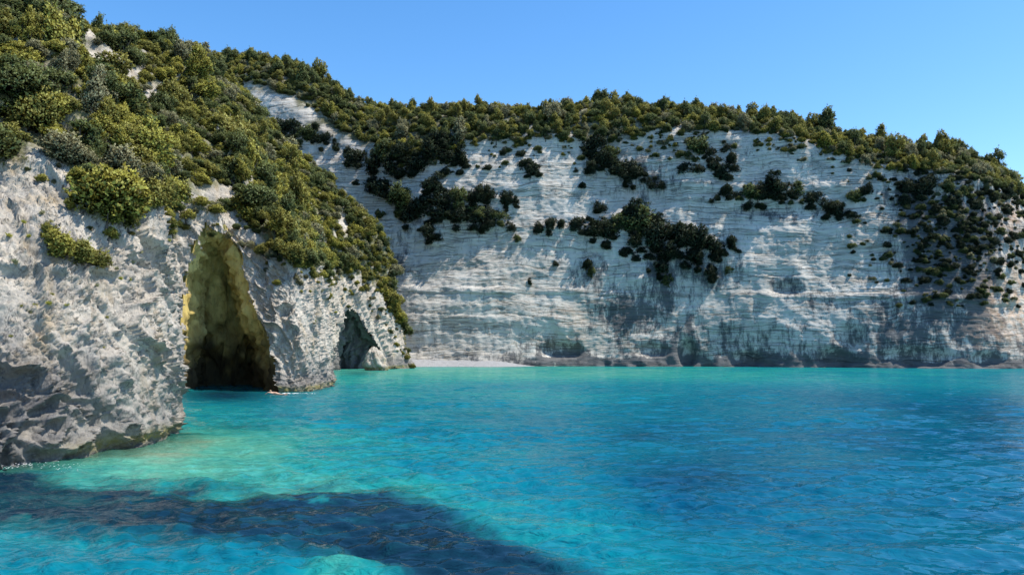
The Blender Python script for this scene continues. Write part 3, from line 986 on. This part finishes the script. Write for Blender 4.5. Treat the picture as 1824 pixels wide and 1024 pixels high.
NAMES_TINT = list(LEAF)
VARS = []          # (kind, tint, crown mesh, trunk mesh)
sd_ = 100
for kind, n in (('bush', 8000), ('tree', 7600), ('cone', 6400)):
    for tint in NAMES_TINT:
        for rep in range(2 if kind == 'bush' else 1):
            sd_ += 1
            VARS.append((kind, tint, *make_crown(sd_, kind, n, tint)))
IDX = {}
for i, (k_, t_, _, _) in enumerate(VARS): IDX.setdefault((k_, t_), []).append(i)


def plant(name, cat, vi, loc, scale, rot, label, group, tilt=(0, 0)):
    e = bpy.data.objects.new(name, None)
    COL.objects.link(e)
    e.empty_display_size = 0.3
    e.location = loc
    e.rotation_euler = (tilt[0], tilt[1], rot)
    e.scale = scale
    tag(e, label, cat, group)
    k_, t_, cm, tm = VARS[vi]
    c_ = link("crown", cm, e)
    s_ = link("trunk" if k_ != 'bush' else "stem", tm, e)
    return c_


CROWN_OBJ = {}


def pick(r, kinds, tints):
    k_ = r.choices([a for a, _ in kinds], [b for _, b in kinds])[0]
    t_ = r.choices([a for a, _ in tints], [b for _, b in tints])[0]
    return r.choice(IDX[(k_, t_)])


# ---- candidates on the headland slope
rr_ = random.Random(3)
cand = []      # px size, vi, loc, scale, rot, px, py, depth
cell = {}


def too_close(p, rmin):
    q = (int(p[0] // 3), int(p[1] // 3))
    for a in (-1, 0, 1):
        for b in (-1, 0, 1):
            for (o, r0) in cell.get((q[0] + a, q[1] + b), ()):
                if (o[0] - p[0]) ** 2 + (o[1] - p[1]) ** 2 + (o[2] - p[2]) ** 2 < (0.5 * (rmin + r0)) ** 2: return True
    return False


def put(p, r0):
    cell.setdefault((int(p[0] // 3), int(p[1] // 3)), []).append((p, r0))


area = np.linalg.norm(np.cross(np.gradient(PA, axis=0), np.gradient(PA, axis=1)), axis=-1).reshape(-1)
wv_ = area * veg * (rowi < NCL + NSL + 3) * (hgt > 4) * (flatd[:, 1] > 20) * (flatd[:, 1] < 174)
wv_ = wv_ * ((pxa > -260) & (pxa < 900)) * np.clip(85 / dist, 1, 4) ** 1.6
pr = wv_ / wv_.sum()
tries = RNG.choice(len(flatd), 12000, p=pr)
vegn = fbm(flat * 0.12 + 40, 3)
for i in tries:
    p = flatd[i]
    dd = dist[i]
    r0 = (0.55 + 1.0 * rr_.random() ** 1.7) * (1.0 if dd < 60 else 1.15)
    if too_close(p, r0 * 1.12): continue
    put(p, r0 * 1.12)
    ridge = sstep(118, 145, np.array([dd]))[0]
    tv = vegn[i]
    tints = [("dark green", 1.0 + (1.2 if tv < -.15 else 0)), ("olive green", 1.5), ("yellow-green", 1.1 + (1.2 if tv > .2 else 0)), ("grey-green", 0.55 + (0.8 if tv > .35 else 0))]
    vi = pick(rr_, [('bush', 5), ('tree', 1.1), ('cone', 0.9)], tints)
    k_ = VARS[vi][0]
    s = r0 * (1.0 if k_ == 'bush' else 0.95)
    cand.append((2 * s * FPX / dpa[i], vi, p - np.array([0, 0, 0.12 * s]), (s * rr_.uniform(.7, 1.55), s * rr_.uniform(.7, 1.55), s * rr_.choice([.6, .75, .9, 1.1, 1.45])), rr_.random() * 6.28, pxa[i], pya[i], dpa[i]))

# scrub filler points for the same slope
fill = []
wf = area * np.clip(veg, 0, 1) * (rowi < NCL + NSL + 3) * ((pxa > -260) & (pxa < 900)) * (hgt > 3) * (flatd[:, 1] > 20) * np.clip(70 / dist, 1, 4) ** 1.3
for i in RNG.choice(len(flatd), 4400, p=wf / wf.sum()):
    s = 0.28 + 0.42 * rr_.random()
    vi = pick(rr_, [('bush', 1)], [("dark green", 1), ("olive green", 1.6), ("yellow-green", 1.2), ("grey-green", 1.4)])
    fill.append((vi, flatd[i] - np.array([0, 0, 0.1 * s]), s, rr_.random() * 6.28))

wE = area * bare * ~in_poly(pxa + 10 * nz, pya - 55 + 25 * nz, BARE) * (dist < 175) * (pxa > -50)
for i in RNG.choice(len(flatd), 420, p=wE / wE.sum()):
    s = (0.14 + 0.42 * rr_.random() ** 2) * (1.0 if dist[i] < 60 else 1.5)
    fill.append((pick(rr_, [('bush', 1)], [("dark green", 1), ("olive green", 1.6), ("yellow-green", 1.2), ("grey-green", 1.4)]), flatd[i], s, rr_.random() * 6.28))

# visibility of terrain points: coarse depth buffer
BW, BH = 456, 256
zbuf = np.full((BH + 2, BW + 2), 1e9)
for P_, (a_, b_, c_) in ((flatd, (pxa, pya, dpa)), (fbd, (pxb, pyb, dpb))):
    ix, iy = (a_ / 4).astype(int), (b_ / 4).astype(int)
    ok = (ix >= 0) & (ix < BW) & (iy >= 0) & (iy < BH) & (c_ > 1)
    np.minimum.at(zbuf, (iy[ok], ix[ok]), c_[ok])


def visible(px, py, d, up=0, tol=4.0):
    x, y = int(px / 4), int((py - up) / 4)
    if not (0 <= x < BW and 0 <= y < BH): return False
    return d < zbuf[y, x] + tol


def zone_head(px, py, d):
    if d < 60:
        if px < 110: return "above the near rock face" if py > 140 else "high up behind the near rock"
        if py > 300: return "at the brink of the near rock"
        return "on the slope behind the near rock"
    if d > 118:
        if px > 560: return "on the sharp ridge by the far cliff"
        if py < 200: return "left of the slanting rock band"
        return "on the shoulder below the slanting rock band"
    if py < 130: return "along the headland skyline"
    if px > 430: return "above the buttress beside the big cave"
    if py > 270: return "right over the big cave mouth"
    return "in the middle of the headland slope" if px > 200 else "on the upper headland slope"


def ordinal_labels(recs):
    """recs (base label, px, setter): where a base label comes up more than once, add the place in the row of its likes"""
    by = {}
    for q in recs: by.setdefault(q[0], []).append(q)
    names = ["leftmost", "second", "third", "fourth", "fifth", "sixth", "seventh", "eighth", "ninth", "tenth", "11th", "12th", "13th", "14th", "15th", "16th"]
    num = "zero one two three four five six seven eight nine ten".split()
    for base, qs in by.items():
        n = len(qs)
        if n == 1: qs[0][2]['label'] = base; continue
        for j, q in enumerate(sorted(qs, key=lambda q: q[1])):
            nm = num[n] if n < 11 else str(n)
            od = f"leftmost of {nm}" if j == 0 else f"rightmost of {nm}" if j == n - 1 else f"{names[j]} from left" if j < 16 else f"{j + 1}th from left"
            q[2]['label'] = base + ", " + od


RECS = []
vis = [c for c in cand if visible(c[5], c[6], c[7], 8) and c[5] < 760 and -30 < c[6] < 700]
vis.sort(key=lambda c: -c[0])
chosen = vis[:280]
idc = set(id(c) for c in chosen)
rest = [c for c in cand if id(c) not in idc]
med = chosen[len(chosen) // 2][0]
NAME_K = {'bush': ("evergreen_bush", "bush"), 'tree': ("low_oak_tree", "tree"), 'cone': ("juniper_tree", "tree")}
FORM = {'bush': "rounded", 'tree': "bushy-crowned small", 'cone': "pointed"}
NOUN = {'bush': "bush", 'tree': "tree", 'cone': "juniper"}
for (sz, vi, loc, sc, rot, px, py, d) in chosen:
    k_, t_ = VARS[vi][:2]
    big_ = "large " if sz > med * 1.25 else ("small " if sz < med * 0.85 else "")
    lab = f"{big_}{t_} {NOUN[k_]} {zone_head(px, py, d)}"
    nm, ct = NAME_K[k_]
    o = plant(nm, ct, vi, loc, sc, rot, lab, "bushes and trees of the headland slope", (rr_.uniform(-.3, .3), rr_.uniform(-.1, .4)))
    CROWN_OBJ.setdefault(vi, o)
    RECS.append((lab, px, o.parent))
ordinal_labels(RECS)

# ---- far rim forest
cell = {}
areaB = np.linalg.norm(np.cross(np.gradient(PBd, axis=0), np.gradient(PBd, axis=1)), axis=-1).reshape(-1)
wB = areaB * (rowb >= NCB - 3) * (rowb < NCB + NSB + 4) * (pxb > 330) * (pxb < 1990)
candB = []
for i in RNG.choice(len(fbd), 9000, p=wB / wB.sum()):
    p = fbd[i]
    r0 = 1.1 + 0.95 * rr_.random() ** 1.4
    if 425 < pxb[i] < 665 and rowb[i] < NCB + 9: continue             # the slanting rock band stays bare
    if too_close(p, r0 * 1.12): continue
    put(p, r0 * 1.12)
    vi = pick(rr_, [('bush', 3.0), ('tree', 2.6), ('cone', 0.8)], [("dark green", 2.2), ("olive green", 1.9), ("yellow-green", 0.5), ("grey-green", 0.9)])
    s = r0 * 0.92 * (1.45 if rr_.random() < 0.07 else 1.0)
    candB.append((2 * s * FPX / dpb[i], vi, p - np.array([0, 0, 0.12 * s]), (s * rr_.uniform(.9, 1.1), s * rr_.uniform(.9, 1.1), s * rr_.uniform(.8, 1.2)), rr_.random() * 6.28, pxb[i], pyb[i], dpb[i], rowb[i]))


def zone_rim(px, row):
    if px < 640: a = "over the slanting band"
    elif px < 735: a = "over the cliff corner"
    elif px < 930: a = "over the beach"
    elif px < 1045: a = "right of the beach"
    elif px < 1190: a = "over the gully"
    elif px < 1330: a = "right of the gully"
    elif px < 1470: a = "over the upper ledge"
    elif px < 1610: a = "by the rim step"
    elif px < 1720: a = "over the dark stains"
    else: a = "past the dark stains"
    b = "at the rim edge" if row < NCB + 14 else ("on the skyline" if row > NCB + 56 else "in the rim wood")
    return a, b


RECS = []
visB = [c for c in candB if visible(c[5], c[6], c[7], 14, 8) and -10 < c[5] < 1835]
visB.sort(key=lambda c: -c[0])
chosenB = visB[:285]
idb = set(id(c) for c in chosenB)
restB = [c for c in candB if id(c) not in idb]
FORMB = {'bush': "low", 'tree': "spreading", 'cone': "pointed"}
NAME_B = {'bush': ("rim_bush", "bush", "bush"), 'tree': ("evergreen_oak_tree", "tree", "tree"), 'cone': ("pine_tree", "tree", "pine")}
for (sz, vi, loc, sc, rot, px, py, d, row) in chosenB:
    k_, t_ = VARS[vi][:2]
    a, b = zone_rim(px, row)
    nm, ct, noun = NAME_B[k_]
    o = plant(nm, ct, vi, loc, sc, rot, "x", "wood along the top of the far cliff", (rr_.uniform(-.08, .08), rr_.uniform(-.08, .08)))
    CROWN_OBJ.setdefault(vi, o)
    RECS.append((f"{t_} {noun} {b} {a}", px, o.parent))
ordinal_labels(RECS)

# ---- bushes on the face of the far cliff, set where the photograph shows them
CLUMPS = [
    ("below the slanting rock band", [(500, 222, 20), (522, 228, 22), (548, 236, 22), (572, 244, 18), (602, 262, 14), (622, 270, 14), (560, 225, 14)]),
    ("in the thicket beside the headland ridge", [(640, 285, 20), (660, 300, 22), (690, 265, 22), (700, 300, 24), (690, 335, 24), (720, 270, 24), (720, 355, 24), (745, 290, 24), (745, 365, 22), (668, 330, 20), (735, 382, 20), (760, 372, 22)]),
    ("in the wood tongue hanging over the beach", [(770, 268, 26), (800, 280, 22), (825, 282, 16), (785, 250, 22)]),
    ("in the ledge clump over the beach", [(772, 335, 20), (790, 352, 24), (815, 356, 26), (845, 350, 20), (870, 345, 18), (830, 378, 24), (860, 385, 22), (885, 386, 16), (800, 375, 22)]),
    ("beside the ledge clump over the beach", [(905, 358, 15), (918, 358, 10), (770, 412, 18), (857, 410, 7), (912, 405, 12), (920, 428, 8)]),
    ("in the row between the two clumps", [(960, 408, 14), (985, 402, 14), (1000, 400, 11), (975, 416, 9)]),
    ("on white rock left of the gully", [(925, 274, 9), (938, 293, 17), (952, 308, 12), (895, 272, 8)]),
    ("in the bushy gully under the rim", [(1055, 255, 22), (1066, 282, 20), (1050, 300, 15), (1090, 295, 22), (1115, 300, 22), (1140, 303, 18), (1122, 320, 15), (1160, 330, 14), (1182, 330, 11), (1085, 274, 18), (1035, 330, 9)]),
    ("in the biggest clump halfway up", [(1070, 370, 16), (1035, 402, 16), (1060, 406, 22), (1085, 412, 22), (1110, 396, 24), (1135, 386, 24), (1150, 406, 28), (1175, 422, 28), (1200, 412, 26), (1225, 425, 26), (1250, 430, 28), (1276, 440, 22), (1302, 430, 15), (1130, 426, 20), (1120, 378, 16)]),
    ("in the tail below the biggest clump", [(1188, 450, 22), (1180, 478, 18), (1185, 508, 12), (1238, 462, 18), (1270, 482, 16), (1300, 482, 11)]),
    ("on bare rock below the clumps", [(990, 470, 7), (1045, 470, 14), (1050, 492, 9), (1135, 460, 9), (1110, 455, 7), (945, 505, 6)]),
    ("in the patch right of the gully", [(1240, 262, 20), (1265, 270, 16), (1296, 264, 12), (1300, 285, 14), (1225, 300, 13), (1245, 302, 13), (1275, 300, 13), (1290, 315, 14), (1312, 300, 10)]),
    ("in the upper right ledge row", [(1290, 340, 16), (1310, 350, 13), (1335, 346, 18), (1356, 345, 20), (1380, 330, 22), (1400, 340, 20), (1425, 346, 17), (1450, 352, 15), (1475, 365, 18), (1500, 370, 18), (1520, 350, 15), (1540, 340, 13), (1495, 384, 11), (1330, 368, 11)]),
    ("on the dark stained face", [(1620, 335, 17), (1650, 328, 17), (1690, 332, 15), (1720, 346, 14), (1640, 352, 12), (1700, 362, 13), (1740, 366, 14), (1670, 372, 12), (1715, 400, 10), (1680, 396, 10), (1640, 440, 9), (1610, 360, 12), (1655, 410, 9), (1690, 440, 8)]),
    ("on the cliff end past the stains", [(1760, 392, 12), (1790, 376, 12), (1770, 430, 10), (1750, 470, 11), (1802, 420, 11), (1795, 345, 12), (1768, 350, 12)]),
]
faceB = (rowb < NCB + 30)
for where, items in CLUMPS:
    items = sorted(items)
    n = len(items)
    for j, (x, y, rp) in enumerate(items):
        e = np.where(faceB, (pxb - x) ** 2 + (pyb - y - 0.55 * rp) ** 2, 1e12)
        i = int(np.argmin(e))
        s = rp / FPX * dpb[i] * (1.0 if x < 630 else 1.18)
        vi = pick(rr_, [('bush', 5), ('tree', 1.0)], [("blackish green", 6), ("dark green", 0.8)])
        k_, t_ = VARS[vi][:2]
        if k_ == 'cone': s *= 0.85
        size = "tiny" if rp < 10 else ("small" if rp < 15 else ("medium-sized" if rp < 21 else "large"))
        if n == 1: od = "lone"
        else:
            words = ["leftmost", "second from left", "third from left", "fourth from left", "fifth from left", "sixth from left", "seventh from left", "eighth from left"]
            wordr = ["rightmost", "second from right", "third from right", "fourth from right", "fifth from right", "sixth from right", "seventh from right"]
            od = words[j] if j < (n + 1) // 2 else wordr[n - 1 - j]
        lab = f"{size} {t_} bush, {od} {where}"
        p = fbd[i] + np.array([0, 0.15 * s, -0.15 * s])
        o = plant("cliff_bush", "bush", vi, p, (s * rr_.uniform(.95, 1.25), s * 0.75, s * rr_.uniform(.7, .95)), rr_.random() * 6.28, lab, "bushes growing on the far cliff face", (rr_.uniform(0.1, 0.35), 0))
        CROWN_OBJ.setdefault(vi, o)
        if rp >= 15:                                                  # scrub that trails below the bush
            for _ in range(3):
                e = (pxb - x - rr_.gauss(0, rp * .8)) ** 2 + (pyb - y - rr_.uniform(.4, 1.5) * rp) ** 2
                ii = int(np.argmin(np.where(faceB, e, 1e12)))
                fill.append((vi, fbd[ii] - np.array([0, 0, .1]), s * rr_.uniform(.25, .5), rr_.random() * 6.28))

# small scrub on the stained right-hand face and under the rim
wS = areaB * (rowb < NCB + 4) * (fb[:, 2] > 12) * np.clip(np.exp(-((pxb - 1695) / 95) ** 2 - ((pyb - 420) / 105) ** 2) + 0.55 * sstep(NCB - 42, NCB, rowb.astype(float)) * (nzb > -0.05), 0, 1) * (pxb > 700) * (pxb < 1850)
for i in RNG.choice(len(fbd), 1700, p=wS / wS.sum()):
    s = 0.35 + 0.75 * rr_.random() ** 2.4
    fill.append((pick(rr_, [('bush', 1)], [("blackish green", 3), ("dark green", 2), ("grey-green", .6)] if pyb[i] > 300 else [("dark green", 2), ("olive green", 1), ("grey-green", 1)]), fbd[i], s, rr_.random() * 6.28))
# undergrowth of the rim wood
wU = areaB * (rowb >= NCB - 4) * (rowb < NCB + NSB) * (pxb > 330) * (pxb < 1900) * ~((pxb > 425) & (pxb < 665) & (rowb < NCB + 8))
for i in RNG.choice(len(fbd), 1300, p=wU / wU.sum()):
    s = 0.6 + 0.6 * rr_.random()
    fill.append((pick(rr_, [('bush', 1)], [("dark green", 2), ("olive green", 1.5), ("grey-green", 1)]), fbd[i], s, rr_.random() * 6.28))


def stuff_cloud(name, label, items):
    """items (variant, loc, scale, rot) -> one object that instances the crown meshes on its points"""
    pts = np.array([q[1] for q in items], np.float32)
    me = bpy.data.meshes.new(name)
    me.vertices.add(len(pts))
    me.vertices.foreach_set("co", pts.ravel())
    attr(me, "size", [q[2] for q in items])
    attr(me, "turn", [q[3] for q in items])
    attr(me, "sort", [q[0] for q in items])
    o = link(name, me)
    tag(o, label, None, None, "stuff")
    ng = bpy.data.node_groups.new(name, 'GeometryNodeTree')
    ng.interface.new_socket("Geometry", in_out='INPUT', socket_type='NodeSocketGeometry')
    ng.interface.new_socket("Geometry", in_out='OUTPUT', socket_type='NodeSocketGeometry')
    N, L = ng.nodes, ng.links
    gi, go = N.new("NodeGroupInput"), N.new("NodeGroupOutput")
    jn = N.new("GeometryNodeJoinGeometry")

    def named(a):
        x = N.new("GeometryNodeInputNamedAttribute"); x.data_type = 'FLOAT'; x.inputs[0].default_value = a
        return x.outputs[0]
    size, turn, sort = named("size"), named("turn"), named("sort")
    cx = N.new("ShaderNodeCombineXYZ"); L.new(turn, cx.inputs[2])
    for vi in sorted(set(q[0] for q in items)):
        if vi not in CROWN_OBJ: continue
        cmp_ = N.new("FunctionNodeCompare"); cmp_.data_type = 'FLOAT'; cmp_.operation = 'EQUAL'
        L.new(sort, cmp_.inputs[0]); cmp_.inputs[1].default_value = vi; cmp_.inputs[12].default_value = 0.1
        oi = N.new("GeometryNodeObjectInfo"); oi.inputs[0].default_value = CROWN_OBJ[vi]; oi.inputs[1].default_value = True
        ip = N.new("GeometryNodeInstanceOnPoints")
        L.new(gi.outputs[0], ip.inputs['Points']); L.new(cmp_.outputs[0], ip.inputs['Selection'])
        L.new(oi.outputs['Geometry'], ip.inputs['Instance'])
        L.new(cx.outputs[0], ip.inputs['Rotation'])
        vm = N.new('ShaderNodeVectorMath'); vm.operation = 'SCALE'; vm.inputs[0].default_value = (1.25, 0.95, 0.78); L.new(size, vm.inputs[3]); L.new(vm.outputs[0], ip.inputs['Scale'])
        L.new(ip.outputs[0], jn.inputs[0])
    L.new(jn.outputs[0], go.inputs[0])
    md_ = o.modifiers.new("plants", 'NODES'); md_.node_group = ng
    return o


isB = [q for q in fill if q[1][1] > 158 and q[1][0] > -80 and not (q[1][0] < -27 and q[1][2] < 45 and q[1][1] < 172)]
idB = set(id(q) for q in isB)
isA = [q for q in fill if id(q) not in idB]
stuff_cloud("headland_undergrowth", "low scrub and smaller bushes filling the headland slope", isA + [(c[1], c[2], c[3][0], c[4]) for c in rest])
stuff_cloud("rim_undergrowth", "low scrub and farther trees filling the far cliff top", isB + [(c[1], c[2], c[3][0], c[4]) for c in restB])

# ---- bushes and small plants rooted on the near rock face
FACE = [(95, 425, 20), (118, 440, 28), (145, 452, 26), (165, 462, 20), (85, 405, 14), (190, 385, 26), (215, 372, 28), (250, 355, 30), (280, 350, 30), (230, 398, 18), (195, 415, 14), (300, 340, 26),
        (120, 365, 12), (160, 330, 18), (515, 452, 22), (545, 462, 20), (590, 445, 18), (498, 440, 14), (628, 470, 16), (650, 490, 14), (690, 525, 12), (700, 548, 10), (330, 385, 14), (315, 410, 9)]
TINY = [(92, 527, 6), (85, 540, 7), (50, 555, 8), (60, 545, 5), (40, 545, 4), (118, 545, 5), (172, 510, 5), (190, 565, 4), (208, 480, 6), (215, 495, 5), (236, 470, 6), (250, 450, 6), (262, 440, 5), (272, 425, 5), (230, 500, 5),
        (295, 480, 4), (28, 470, 8), (15, 420, 7), (55, 420, 6), (40, 395, 6), (75, 380, 7), (155, 500, 5), (248, 520, 4), (185, 620, 4), (110, 480, 5), (300, 430, 5), (240, 428, 5), (20, 600, 5), (560, 575, 6), (575, 520, 5), (610, 560, 4)]
shellm = (rowi < NCL + 60)
items = sorted(FACE)
for j, (x, y, rp) in enumerate(items):
    i = int(np.argmin(np.where(shellm, (pxa - x) ** 2 + (pya - y - 0.5 * rp) ** 2 + 0.02 * dpa ** 2, 1e12)))
    s = rp / FPX * dpa[i] * 1.15
    vi = pick(rr_, [('bush', 1)], [("olive green", 1.3), ("yellow-green", 1.6), ("dark green", .5)])
    t_ = VARS[vi][1]
    where = ("hanging from the near rock face" if x < 175 and y > 390 else "at the upper edge of the near rock face") if x < 345 else "on the buttress right of the big cave" if x < 600 else "on the small headland by the beach"
    grp = [q for q in items if ((q[0] < 175 and q[1] > 390) if where.startswith("hang") else (q[0] < 345 and not (q[0] < 175 and q[1] > 390)) if where.startswith("at") else (345 <= q[0] < 600) if "buttress" in where else q[0] >= 600)]
    kk = grp.index((x, y, rp)); nn_ = len(grp)
    W1 = ["leftmost", "second from left", "third from left", "fourth from left", "fifth from left", "sixth from left"]
    W2 = ["rightmost", "second from right", "third from right", "fourth from right", "fifth from right", "sixth from right"]
    od = W1[kk] if kk < (nn_ + 1) // 2 else W2[nn_ - 1 - kk]
    plant("rock_bush", "bush", vi, flatd[i] - np.array([0, 0, .12 * s]), (s, s, s * .85), rr_.random() * 6.28, f"{t_} bush {where}, {od} there", "bushes rooted on the bare headland rock", (rr_.uniform(0, .3), rr_.uniform(0, .2)))


def tuft(seed, mat):
    r = np.random.default_rng(seed)
    n = 90
    d = r.normal(size=(n, 3)); d[:, 2] = np.abs(d[:, 2]) + .25; d /= np.linalg.norm(d, axis=1)[:, None]
    side = np.cross(d, r.normal(size=(n, 3))); side /= np.linalg.norm(side, axis=1)[:, None]
    L = (0.6 + 0.6 * r.random(n))[:, None]
    o = r.normal(size=(n, 3)) * .12
    V = np.stack([o, o + d * L * .5 + side * .13, o + d * L, o + d * L * .5 - side * .13], 1).reshape(-1, 3)
    me = mesh_np("leaves", V, np.arange(4 * n).reshape(-1, 4), mat, False)
    attr(me, "leaf", np.repeat(r.random(n), 4))
    return me


RECS = []
TM = [(tuft(900 + i, LEAF[n]), n) for i, n in enumerate(("yellow-green", "olive green", "grey-green"))]
for j, (x, y, rp) in enumerate(sorted(TINY)):
    i = int(np.argmin(np.where(shellm, (pxa - x) ** 2 + (pya - y) ** 2 + 0.02 * dpa ** 2, 1e12)))
    s = rp / FPX * dpa[i]
    m_, nm = TM[j % 3]
    o = link("rock_plant", m_)
    o.location = flatd[i]; o.scale = (s, s, s); o.rotation_euler = (0.5, 0.2, rr_.random() * 6)
    if x < 345:
        where = ("left part" if x < 75 else "middle" if x < 200 else "right part") + " of the near rock face"
    else: where = "buttress beside the big cave"
    tag(o, None, "plant", "small plants in cracks of the rock")
    RECS.append((f"tiny {nm} plant, {where}", x, o))
ordinal_labels(RECS)

# ------------------------------------------------------------------ boulder at the small cave
def boulder():
    n = 64
    th, ph = np.meshgrid(np.linspace(0, 2 * math.pi, n), np.linspace(0.02, math.pi - 0.02, 40), indexing='ij')
    d = np.stack([np.sin(ph) * np.cos(th), np.sin(ph) * np.sin(th), np.cos(ph)], -1).reshape(-1, 3)
    P = d * np.array([1.9, 1.7, 2.7])
    P[:, 0] *= np.where(P[:, 2] > 0, 1 - 0.17 * P[:, 2], 1)
    P[:, 0] += np.where(P[:, 2] > 0, -0.12 * P[:, 2], -0.25 * P[:, 2])
    P[:, :2] *= np.where(P[:, 2] < 0, 1.0, 1.0)[:, None]
    a, b, c_ = worley(d * 1.9 + 3)
    P += d * (0.7 * (c_ - .5) - .25 * np.exp(-((b - a) / .12) ** 2) + .25 * ridged(d * 3.0, 4) + .12 * fbm(d * 9, 3))[:, None]
    me = mesh_np("boulder", P, grid_faces(n, 40)[:, ::-1], M_HEAD)
    z = P[:, 2] + 1.1
    attr(me, "veg", 0 * z); attr(me, "dark", np.clip(sstep(1.1, .4, z), 0, 1) * .7); attr(me, "algae", np.exp(-((z - .3) / .3) ** 2))
    o = link("boulder", me)
    w = on_water(667, 659.5)
    o.location = (w[0], w[1] + 1.0, 1.1)
    tag(o, "single pointed pale boulder standing in the water before the small cave", "boulder")


boulder()

# ------------------------------------------------------------------ swimmer by the buttress, with the foam of the stroke
def swimmer():
    t = NT("skin"); M_SKIN = t.done(t.principled((0.52, 0.33, 0.24), 0.45, None, 0.5))
    t = NT("wet_hair"); M_HAIR = t.done(t.principled((0.25, 0.17, 0.10), 0.4, None, 0.5))
    J = [(0, 0, -.02), (0.26, 0, .02), (0.46, 0, .05), (0.57, 0, .09), (0.66, 0, .15), (0.74, 0, .18),       # pelvis, waist, chest, neck, head, crown
         (0.47, .19, .05), (0.70, .33, .10), (0.93, .30, -.03), (1.02, .28, -.08),                              # left arm reaching forward
         (0.47, -.19, .03), (0.30, -.42, -.02), (0.10, -.46, -.12),                                             # right arm sweeping back
         (-.06, .10, -.05), (-.46, .13, -.08), (-.86, .14, -.12), (-1.02, .14, -.10),
         (-.06, -.10, -.05), (-.44, -.16, -.14), (-.82, -.15, -.02), (-.97, -.15, .0)]
    E = [(0, 1), (1, 2), (2, 3), (3, 4), (4, 5), (2, 6), (6, 7), (7, 8), (8, 9), (2, 10), (10, 11), (11, 12), (0, 13), (13, 14), (14, 15), (15, 16), (0, 17), (17, 18), (18, 19), (19, 20)]
    Rr = [.14, .135, .15, .055, .095, .07, .065, .048, .036, .04, .065, .048, .035, .085, .062, .042, .04, .085, .062, .042, .04]
    me = bpy.data.meshes.new("person")
    me.from_pydata(J, E, [])
    o = link("person", me)
    sk = o.modifiers.new("skin", 'SKIN')
    for i, r in enumerate(Rr):
        me.skin_vertices[0].data[i].radius = (r, r)
        me.skin_vertices[0].data[i].use_root = (i == 0)
    sb = o.modifiers.new("smooth", 'SUBSURF'); sb.levels = sb.render_levels = 2
    me.materials.append(M_SKIN)
    n, m_ = 18, 9
    th, ph = np.meshgrid(np.linspace(0, 2 * math.pi, n), np.linspace(0.05, 1.75, m_), indexing='ij')
    P = np.stack([np.sin(ph) * np.cos(th) * .108 - .02, np.sin(ph) * np.sin(th) * .10, np.cos(ph) * .115], -1).reshape(-1, 3)
    hair = link("hair", mesh_np("hair", P, grid_faces(n, m_), M_HAIR), o)
    hair.location = (0.68, 0, .185)
    w = on_water(488, 701)
    o.location = (w[0] + 0.3, w[1], 0.03)
    o.rotation_euler = (0, 0, math.radians(172))
    tag(o, "person swimming past the buttress beside the big cave", "person")
    return w


sw = swimmer()
t = NT("white_foam"); M_FOAM = t.done(t.principled((0.82, 0.85, 0.86), 0.6, None, 0.3))


def foam(name, label, pts):
    """pts: (x, y, radius, z) flat irregular bubbles patches with a little height"""
    V, F = [], []
    r = random.Random(len(pts))
    for (x, y, rad_, z) in pts:
        b = len(V)
        n = 7
        V.append((x, y, z + .25 * rad_))
        ph = r.random() * 6
        for k in range(n):
            a = ph + 6.283 * k / n
            q = rad_ * r.uniform(.5, 1.2)
            V.append((x + q * math.cos(a) * 1.4, y + q * math.sin(a), z))
        for k in range(n):
            F.append((b, b + 1 + k, b + 1 + (k + 1) % n))
    tag(link(name, mesh_np(name, np.array(V), np.array(F), M_FOAM, True)), label, None, None, "stuff")


rf = random.Random(8)
pts = []
for k in range(46):
    u = rf.random() ** 1.4
    pts.append((sw[0] + 0.9 + 3.0 * u + rf.gauss(0, .15), sw[1] + rf.gauss(0, .22), rf.uniform(.03, .09) * (1.2 - .7 * u), .035))
foam("swimmer_foam", "white foam trailing behind the swimmer", pts)
pts = []
for k in range(70):
    px = rf.uniform(-10, 58); w = on_water(px, 829 + rf.gauss(0, 2.2) + 3 * math.sin(px * .12))
    pts.append((w[0], w[1], rf.uniform(.008, .026), .02))
for k in range(40):
    px = rf.uniform(60, 150); w = on_water(px, 831 + rf.gauss(0, 4)); pts.append((w[0], w[1], rf.uniform(.008, .02), .03))
foam("shore_foam", "thin white foam where ripples wash the near rock", pts)
